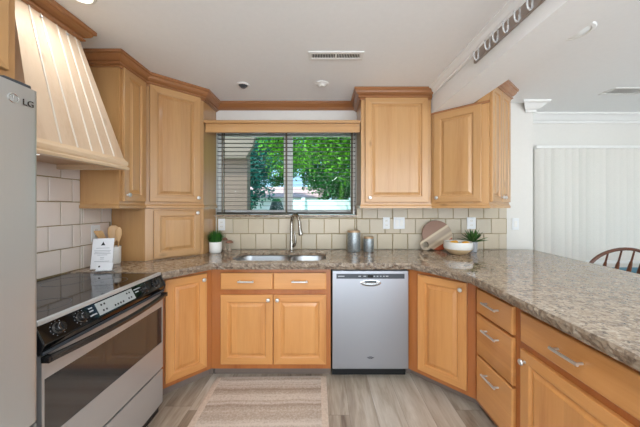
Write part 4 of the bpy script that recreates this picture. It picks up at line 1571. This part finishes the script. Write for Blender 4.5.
# bowl of fruit
t = thing('fruit_bowl', 'white bowl with a tan base holding lemons, in front of the round board', 'bowl', (1.262, 2.44, Z0))
link('bowl', MB().lathe([(0.06, 0.002), (0.118, 0.046), (0.126, 0.066), (0.121, 0.112), (0.117, 0.115), (0.112, 0.110), (0.115, 0.06), (0.10, 0.04), (0.001, 0.018)], (0, 0, 0), 40), M['ceramic'], t, smooth=True)
link('tan_base', MB().lathe([(0.001, 0.0), (0.062, 0.0), (0.070, 0.004), (0.1198, 0.0455), (0.1212, 0.050), (0.1175, 0.0465), (0.06, 0.0015), (0.001, 0.001)], (0, 0, 0), 40), M['tan_band'], t, smooth=True)
def fruit(name, x, y, z, r, mat, label, cat='fruit', rz=0.0):
    b = MB()
    rs = []
    for k in range(13):
        u = -1 + 2 * k / 12
        rr = r * math.sqrt(max(0.0, 1 - u * u)) * 0.86 + (0.003 if abs(u) == 1 else 0)
        rs.append([(r * 1.12 * u, rr * math.cos(2 * PI * i / 16), rr * math.sin(2 * PI * i / 16)) for i in range(16)])
    b.rings(rs)
    o = link(name, b, mat, None, smooth=True, ang=80)
    o.location = (1.262 + x, 2.44 + y, Z0 + z)
    o.rotation_euler = (0, 0, rz)
    tag(o, label, cat)
fruit('lemon', -0.062, -0.03, 0.094, 0.036, M['orange'], 'yellow lemon in the bowl on the side of the round board', rz=0.4)
fruit('lemon', 0.05, -0.04, 0.092, 0.036, M['orange'], 'yellow lemon in the bowl on the side of the succulent', rz=-0.2)
fruit('lime', -0.008, -0.045, 0.090, 0.024, M['lime'], 'green lime between the lemons in the bowl', rz=0.9)
fruit('lemon', 0.0, 0.05, 0.088, 0.036, M['orange'], 'yellow lemon at the back of the bowl behind the lime', rz=1.2)

# succulent
t = thing('potted_succulent', 'spiky green succulent in a small grey pot behind the fruit bowl', 'plant', (1.468, 2.555, Z0))
link('pot', MB().lathe([(0.001, 0), (0.032, 0), (0.034, 0.004), (0.04, 0.095), (0.038, 0.098), (0.036, 0.09), (0.001, 0.088)], (0, 0, 0), 26), M['grey_pot'], t, smooth=True)
b = MB()
rng = random.Random(11)
for i in range(22):
    a = i * 2.4 + rng.uniform(-0.2, 0.2)
    u = i / 21
    el = R(12 + 66 * u)
    ln = 0.15 - 0.02 * u + rng.uniform(-0.01, 0.015)
    d = Vector((math.cos(a) * math.cos(el), math.sin(a) * math.cos(el), math.sin(el)))
    s = Vector((-math.sin(a), math.cos(a), 0))
    up = s.cross(d) * -1
    base = Vector((0, 0, 0.092))
    rg = []
    for q, w in ((0.0, 0.009), (0.3, 0.014), (0.65, 0.012), (0.88, 0.006), (1.0, 0.001)):
        c = base + d * ln * q + Vector((0, 0, 1)) * (-0.012 * q * q * (1 - u))
        rg.append([tuple(c + s * w * math.cos(2 * PI * k / 8) + up * w * 0.35 * math.sin(2 * PI * k / 8)) for k in range(8)])
    b.rings(rg)
link('leaves', b, M['succulent'], t, smooth=True)

# ------------------------------------------------------------------ rug
rw, rl = 0.88, 1.15
b = MB()
nx, ny = 44, 58
rng = random.Random(2)
top = [[(-rw / 2 + rw * i / nx, -rl / 2 + rl * j / ny, (0.004 if i in (0, nx) or j in (0, ny) else 0.011 + rng.uniform(-0.0015, 0.0015))) for i in range(nx + 1)] for j in range(ny + 1)]
b.add([p for r_ in top for p in r_], [(j * (nx + 1) + i, j * (nx + 1) + i + 1, (j + 1) * (nx + 1) + i + 1, (j + 1) * (nx + 1) + i) for j in range(ny) for i in range(nx)])
b.box(-rw / 2, -rl / 2, 0.001, rw / 2, rl / 2, 0.004)
o = link('rug', b, M['rug'], None, smooth=True, ang=60)
o.location = (-0.395, 1.545, 0)
o.rotation_euler = (0, 0, R(1.0))
tag(o, 'cream and tan striped woven rug on the floor in front of the sink cabinet', 'rug')

# ------------------------------------------------------------------ dining side
win2 = bpy.data.objects.new('window_2', None)
COL.objects.link(win2)
win2['kind'] = 'structure'
b = MB()
rect_frame(b, DX0 + 0.002, DZ0 + 0.002, DX1 - 0.002, DZ1 - 0.002, 0.04, FW + 0.05, FW + 0.12)
b.box((DX0 + DX1) / 2 - 0.03, FW + 0.05, DZ0 + 0.04, (DX0 + DX1) / 2 + 0.03, FW + 0.12, DZ1 - 0.04)
link('window_frame', b, M['trim_white'], win2, 0.002)
link('window_pane', MB().box(DX0 + 0.04, FW + 0.083, DZ0 + 0.04, DX1 - 0.04, FW + 0.087, DZ1 - 0.04), M['glass'], win2)
link('window_sill', MB().box(DX0 - 0.10, FW - 0.06, DZ0 - 0.055, DX1 + 0.1, FW + 0.05, DZ0 - 0.02), M['trim_white'], win2, 0.004)
vb = thing('vertical_blind', 'closed white vertical blind covering the dining room window', 'blind', (2.42, FW - 0.075, 0.76))
LB = 1.95
link('headrail', MB().box(0, -0.02, 1.275, LB, 0.03, 1.305), M['trim_white'], vb, 0.003)
b = MB()
rng = random.Random(4)
x = 0.045
i = 0
while x < LB - 0.03:
    a = R(-28 + rng.uniform(-13, 10))
    ca, sa = math.cos(a) * 0.0445, math.sin(a) * 0.0445
    nseg = 6
    front_, back_ = [], []
    for k in range(nseg + 1):
        u = -1 + 2 * k / nseg
        bow = 0.006 * (1 - u * u)
        front_.append((x + ca * u + bow * math.sin(a), -sa * u * -1 - bow))
        back_.append((x + ca * u + bow * math.sin(a), sa * u - bow + 0.0012))
    zb_ = 0.003 + rng.uniform(0, 0.006)
    b.prism(front_ + back_[::-1], zb_, 1.274)
    x += 0.078
    i += 1
link('vanes', b, M['vane'], vb, smooth=True, ang=50)

# windsor chair
t = thing('dining_chair', 'brown wooden hoop-back chair with turned spindles beyond the peninsula counter', 'chair', (2.565, 2.33, 0), R(4))
link('seat', MB().extr([(-0.21, 0), (-0.23, 0.10), (-0.22, 0.30), (-0.17, 0.40), (0.17, 0.40), (0.22, 0.30), (0.23, 0.10), (0.21, 0)], lambda x, y: (x, y, 0.43), lambda x, y: (x, y, 0.465)), M['chair'], t, 0.008)
for sx, y0_, y1_ in ((-1, 0.06, 0.0), (1, 0.06, 0.0), (-1, 0.33, 0.40), (1, 0.33, 0.40)):
    lg = MB().tube([(sx * 0.15, y0_, 0.43), (sx * 0.165, y0_ + (y1_ - y0_) * 0.3, 0.33), (sx * 0.18, y0_ + (y1_ - y0_) * 0.6, 0.18), (sx * 0.2, y1_, 0.0)], [0.014, 0.022, 0.017, 0.012], 12)
    link('leg', lg, M['chair'], t, smooth=True)
link('stretcher', MB().tube([(-0.178, 0.19, 0.2), (0, 0.19, 0.2), (0.178, 0.19, 0.2)], [0.009, 0.014, 0.009], 10), M['chair'], t, smooth=True)
for s in (-1, 1):
    link('stretcher', MB().tube([(s * 0.178, 0.03, 0.2), (s * 0.18, 0.19, 0.2), (s * 0.178, 0.37, 0.2)], [0.009, 0.014, 0.009], 10), M['chair'], t, smooth=True)
pts = []
hp = [(-0.205, 0.465), (-0.25, 0.60), (-0.288, 0.74), (-0.297, 0.84)]
for i in range(1, 18):
    a = PI - PI * i / 18
    hp.append((0.297 * math.cos(a), 0.84 + 0.175 * math.sin(a)))
hp += [(-x_, z_) for x_, z_ in hp[:4]][::-1]
link('hoop', MB().tube([(x_, 0.02 - 0.12 * (z_ - 0.465) / 0.55, z_) for x_, z_ in hp], 0.0135, 12), M['chair'], t, smooth=True)
for sx in (-0.165, -0.04 - 0.0, 0.04 + 0.045, 0.205):
    pass
for x_ in (-0.15, -0.03, 0.09, 0.195):
    zt_ = 0.84 + 0.175 * math.sqrt(max(0, 1 - (x_ / 0.297) ** 2))
    def yy(z_):
        return 0.02 - 0.12 * (z_ - 0.465) / 0.55
    zs = [0.46, 0.55, 0.66, 0.72, 0.80, 0.86, 0.89, 0.905, 0.935, zt_]
    rr = [0.009, 0.008, 0.008, 0.012, 0.016, 0.013, 0.010, 0.007, 0.0065, 0.006]
    if zt_ < 0.95:
        zs[-2] = (0.905 + zt_) / 2
    link('spindle', MB().tube([(x_, yy(z_), z_) for z_ in zs], rr, 10), M['chair'], t, smooth=True)

# blue-topped dining table
t = thing('dining_table', 'dining table with a blue top next to the hoop-back chair', 'table', (3.50, 2.42, 0))
link('tabletop', MB().box(-0.55, -0.5, 0.725, 0.55, 0.27, 0.755), M['blue'], t, 0.008)
for sx in (-1, 1):
    for y_ in (-0.44, 0.21):
        link('leg', MB().tube([(sx * 0.48, y_, 0), (sx * 0.48, y_, 0.4), (sx * 0.48, y_, 0.724)], [0.02, 0.028, 0.032], 12), M['chair'], t, smooth=True)

# ------------------------------------------------------------------ outdoors
GZ = -0.3
struct('ground', MB().box(-40, FW + 0.16, GZ - 0.2, 40, 10.3, GZ), M['lawn'])
struct('road', MB().box(-40, 10.3, GZ - 0.2, 40, 13.4, GZ + 0.01), M['asphalt'])
struct('ground_beyond', MB().box(-60, 13.4, GZ - 0.2, 60, 80, GZ + 0.02), M['lawn'])

# porch of the house next to the window
pt = thing('porch', 'brown stucco porch wing with a pale eave outside the kitchen window', 'porch', (-2.4, 5.3, GZ))
link('pillar', MB().box(0.62, -0.5, 0, 1.04, -0.3, 3.4), M['stucco'], pt, 0.01)
link('wall', MB().box(-2.6, -0.28, 0, 0.62, 0.3, 3.4), M['stucco'], pt, 0.01)
link('eave', MB().extr([(-2.7, 2.55), (1.045, 2.55), (1.16, 2.75), (1.25, 3.1), (1.25, 3.5), (-2.7, 3.5)], lambda x, z: (x, -0.62, z), lambda x, z: (x, -0.51, z)), M['eave'], pt)


def tree(x, y, h, crown, n, mat, label, size=0.14, seed=1):
    t = thing('tree', label, 'tree', (x, y, GZ))
    rng = random.Random(seed)
    cz = crown[3]
    b = MB().tube([(0, 0, 0), (0.05, 0.02, cz * 0.5), (-0.03, 0.0, cz), (0.05, 0.05, cz + crown[2] * 0.5)], [0.17, 0.14, 0.11, 0.04], 10)
    for k in range(6):
        a = rng.uniform(0, 2 * PI)
        b.tube([(0, 0, cz * 0.7 + 0.2 * k), (math.cos(a) * crown[0] * 0.4, math.sin(a) * crown[1] * 0.4, cz + 0.25 * k), (math.cos(a) * crown[0] * 0.75, math.sin(a) * crown[1] * 0.75, cz + 0.4 * k)], [0.07, 0.05, 0.015], 7)
    link('trunk', b, M['bark'], t, smooth=True)
    b = MB()
    blobs = []
    for k in range(46):
        while True:
            p = Vector((rng.uniform(-1, 1), rng.uniform(-1, 1), rng.uniform(-1, 1)))
            if p.length < 1:
                break
        p = p.normalized() * (p.length ** 0.5)
        blobs.append(Vector((p.x * crown[0], p.y * crown[1], cz + p.z * crown[2])))
    for i in range(n):
        c = rng.choice(blobs)
        p = c + Vector((max(-1.5, min(1.5, rng.gauss(0, 1))), max(-1.5, min(1.5, rng.gauss(0, 1))), max(-1.5, min(1.5, rng.gauss(0, 0.8))))) * 0.42
        nrm = Vector((rng.gauss(0, 1), rng.gauss(0, 1), rng.gauss(0, 1) + 0.6)).normalized()
        u = nrm.orthogonal().normalized()
        w = nrm.cross(u)
        a = rng.uniform(0, 2 * PI)
        u, w = u * math.cos(a) + w * math.sin(a), w * math.cos(a) - u * math.sin(a)
        s = size * rng.uniform(0.7, 1.3)
        b.add([p - u * s, p + w * s * 0.45, p + u * s, p - w * s * 0.45], [(0, 1, 2, 3)])
    link('crown', b, mat, t)


tree(1.25, 7.4, 6, (1.9, 0.9, 1.2, 4.15), 24000, M['leaf_bright'], 'bright green leafy tree filling the pane next to the cabinet', 0.055, 1)
tree(-1.35, 10.3, 7, (0.6, 0.4, 1.5, 4.7), 6500, M['leaf_bright'], 'bright green slender tree behind the window mullion', 0.06, 2)
tree(-4.7, 15.5, 7, (1.9, 0.9, 2.6, 4.6), 14000, M['leaf_blue'], 'blue-green tree beside the porch eave', 0.10, 3)
tree(1.1, 15.6, 8, (2.4, 0.9, 2.6, 4.7), 14000, M['leaf_mid'], 'broad dark green tree behind the bright tree', 0.11, 4)
tree(-7.5, 27, 9, (5.0, 2.2, 3.4, 6.2), 12000, M['leaf_mid'], 'dark green tree beyond the pale house across the road', 0.2, 5)
tree(3.8, 28, 9, (5.2, 2.2, 3.6, 6.0), 12000, M['leaf_mid'], 'dark green tree beyond the house behind the fence', 0.2, 6)

# fence and shrubs in front of the road
t = thing('fence', 'long pale board fence across the yard outside the window', 'fence', (1.6, 9.2, GZ))
link('boards', MB().box(-2.75, 0, 0.05, 4.5, 0.04, 1.92), M['fence'], t)
for k in range(5):
    link('post', MB().box(-2.25 + k * 1.65 - 0.06, -0.06, 0, -2.25 + k * 1.65 + 0.06, 0.1, 2.0), M['fence'], t, 0.01)
rng = random.Random(9)
for k in range(5):
    x = 0.1 + k * 0.66
    o = thing('shrub', 'small upright green shrub along the pale fence top', 'shrub', (x, 10.1, GZ), 0, 'shrubs behind the pale fence')
    b = MB()
    for i in range(420):
        h = rng.random()
        p = Vector((max(-0.24, min(0.24, rng.gauss(0, 0.12) * (1.15 - h))), max(-0.24, min(0.24, rng.gauss(0, 0.12) * (1.15 - h))), 0.3 + h * 2.15))
        u = Vector((rng.gauss(0, 1), rng.gauss(0, 1), rng.gauss(0, 1))).normalized() * 0.055
        w = Vector((rng.gauss(0, 1), rng.gauss(0, 1), rng.gauss(0, 1))).cross(u).normalized() * 0.035
        b.add([p - u, p + w, p + u, p - w], [(0, 1, 2, 3)])
    link('foliage', b, M['leaf_bright'] if k % 2 else M['leaf_mid'], o)
    link('stem', MB().cyl((0, 0, 0), (0, 0, 1.2), 0.03, 0.015, 8), M['bark'], o)

# houses across the road
def house(x, y, w, d, h, rh, label):
    t = thing('house', label, 'house', (x, y, GZ))
    link('walls', MB().box(-w / 2, 0, 0, w / 2, d, h), M['siding'], t)
    link('roof', MB().extr([(-0.4, h), (d / 2, h + rh), (d + 0.4, h)], lambda a, z: (-w / 2 - 0.4, a, z), lambda a, z: (w / 2 + 0.4, a, z)), M['roofing'], t)
    for s in (-1, 1):
        f = link('window', MB().box(s * w * 0.25 - 0.6, -0.04, 1.0, s * w * 0.25 + 0.6, 0.0, 2.1), M['trim_white'], t)
        link('pane', MB().box(s * w * 0.25 - 0.5, -0.05, 1.1, s * w * 0.25 + 0.5, -0.03, 2.0), M['black_glossy'], f)
house(-3.4, 17.5, 7, 5, 2.3, 0.9, 'pale house with a greyish roof across the road beside the porch')
house(5.2, 17.5, 7, 5, 2.2, 0.8, 'pale house with a greyish roof behind the fence across the road')

# parked car
t = thing('car', 'white car parked on the road outside the window', 'car', (-3.95, 12.2, GZ + 0.01))
bodyp = [(-1.9, 0.25), (-2.0, 0.6), (-1.85, 0.85), (-1.35, 0.92), (-0.95, 1.35), (0.5, 1.38), (1.0, 0.95), (1.8, 0.82), (1.95, 0.5), (1.85, 0.25)]
cb = link('body', MB().extr(bodyp, lambda x, z: (x, -0.8, z), lambda x, z: (x, 0.8, z)), M['car_paint'], t, 0.06, smooth=True)
link('side_window', MB().extr([(-1.15, 0.95), (-0.88, 1.28), (0.45, 1.3), (0.8, 0.95)], lambda x, z: (x, -0.81, z), lambda x, z: (x, 0.81, z)), M['black_glossy'], cb)
link('tail_lamp', MB().box(-1.98, -0.82, 0.62, -1.7, -0.5, 0.8), M['red_lamp'], cb, 0.02)
link('tail_lamp', MB().box(1.6, -0.82, 0.6, 1.93, -0.5, 0.76), M['red_lamp'], cb, 0.02)
for x_ in (-1.2, 1.2):
    for y_ in (-0.72, 0.72):
        link('wheel', MB().cyl((x_, y_ - 0.1, 0.31), (x_, y_ + 0.1, 0.31), 0.31, seg=20), M['tyre'], t, 0.02)

# green bin on the lawn
t = thing('garden_bin', 'dark green round bin on the lawn outside the window', 'bin', (-1.05, 6.1, GZ))
link('body', MB().lathe([(0.001, 0), (0.11, 0), (0.12, 0.9), (0.12, 1.45), (0.16, 1.5), (0.17, 1.62), (0.12, 1.78), (0.001, 1.8)], (0, 0, 0), 20), M['bin'], t, smooth=True)
link('lid', MB().lathe([(0.001, 1.801), (0.12, 1.785), (0.06, 1.86), (0.001, 1.87)], (0, 0, 0), 20), M['leaf_mid'], t, smooth=True)
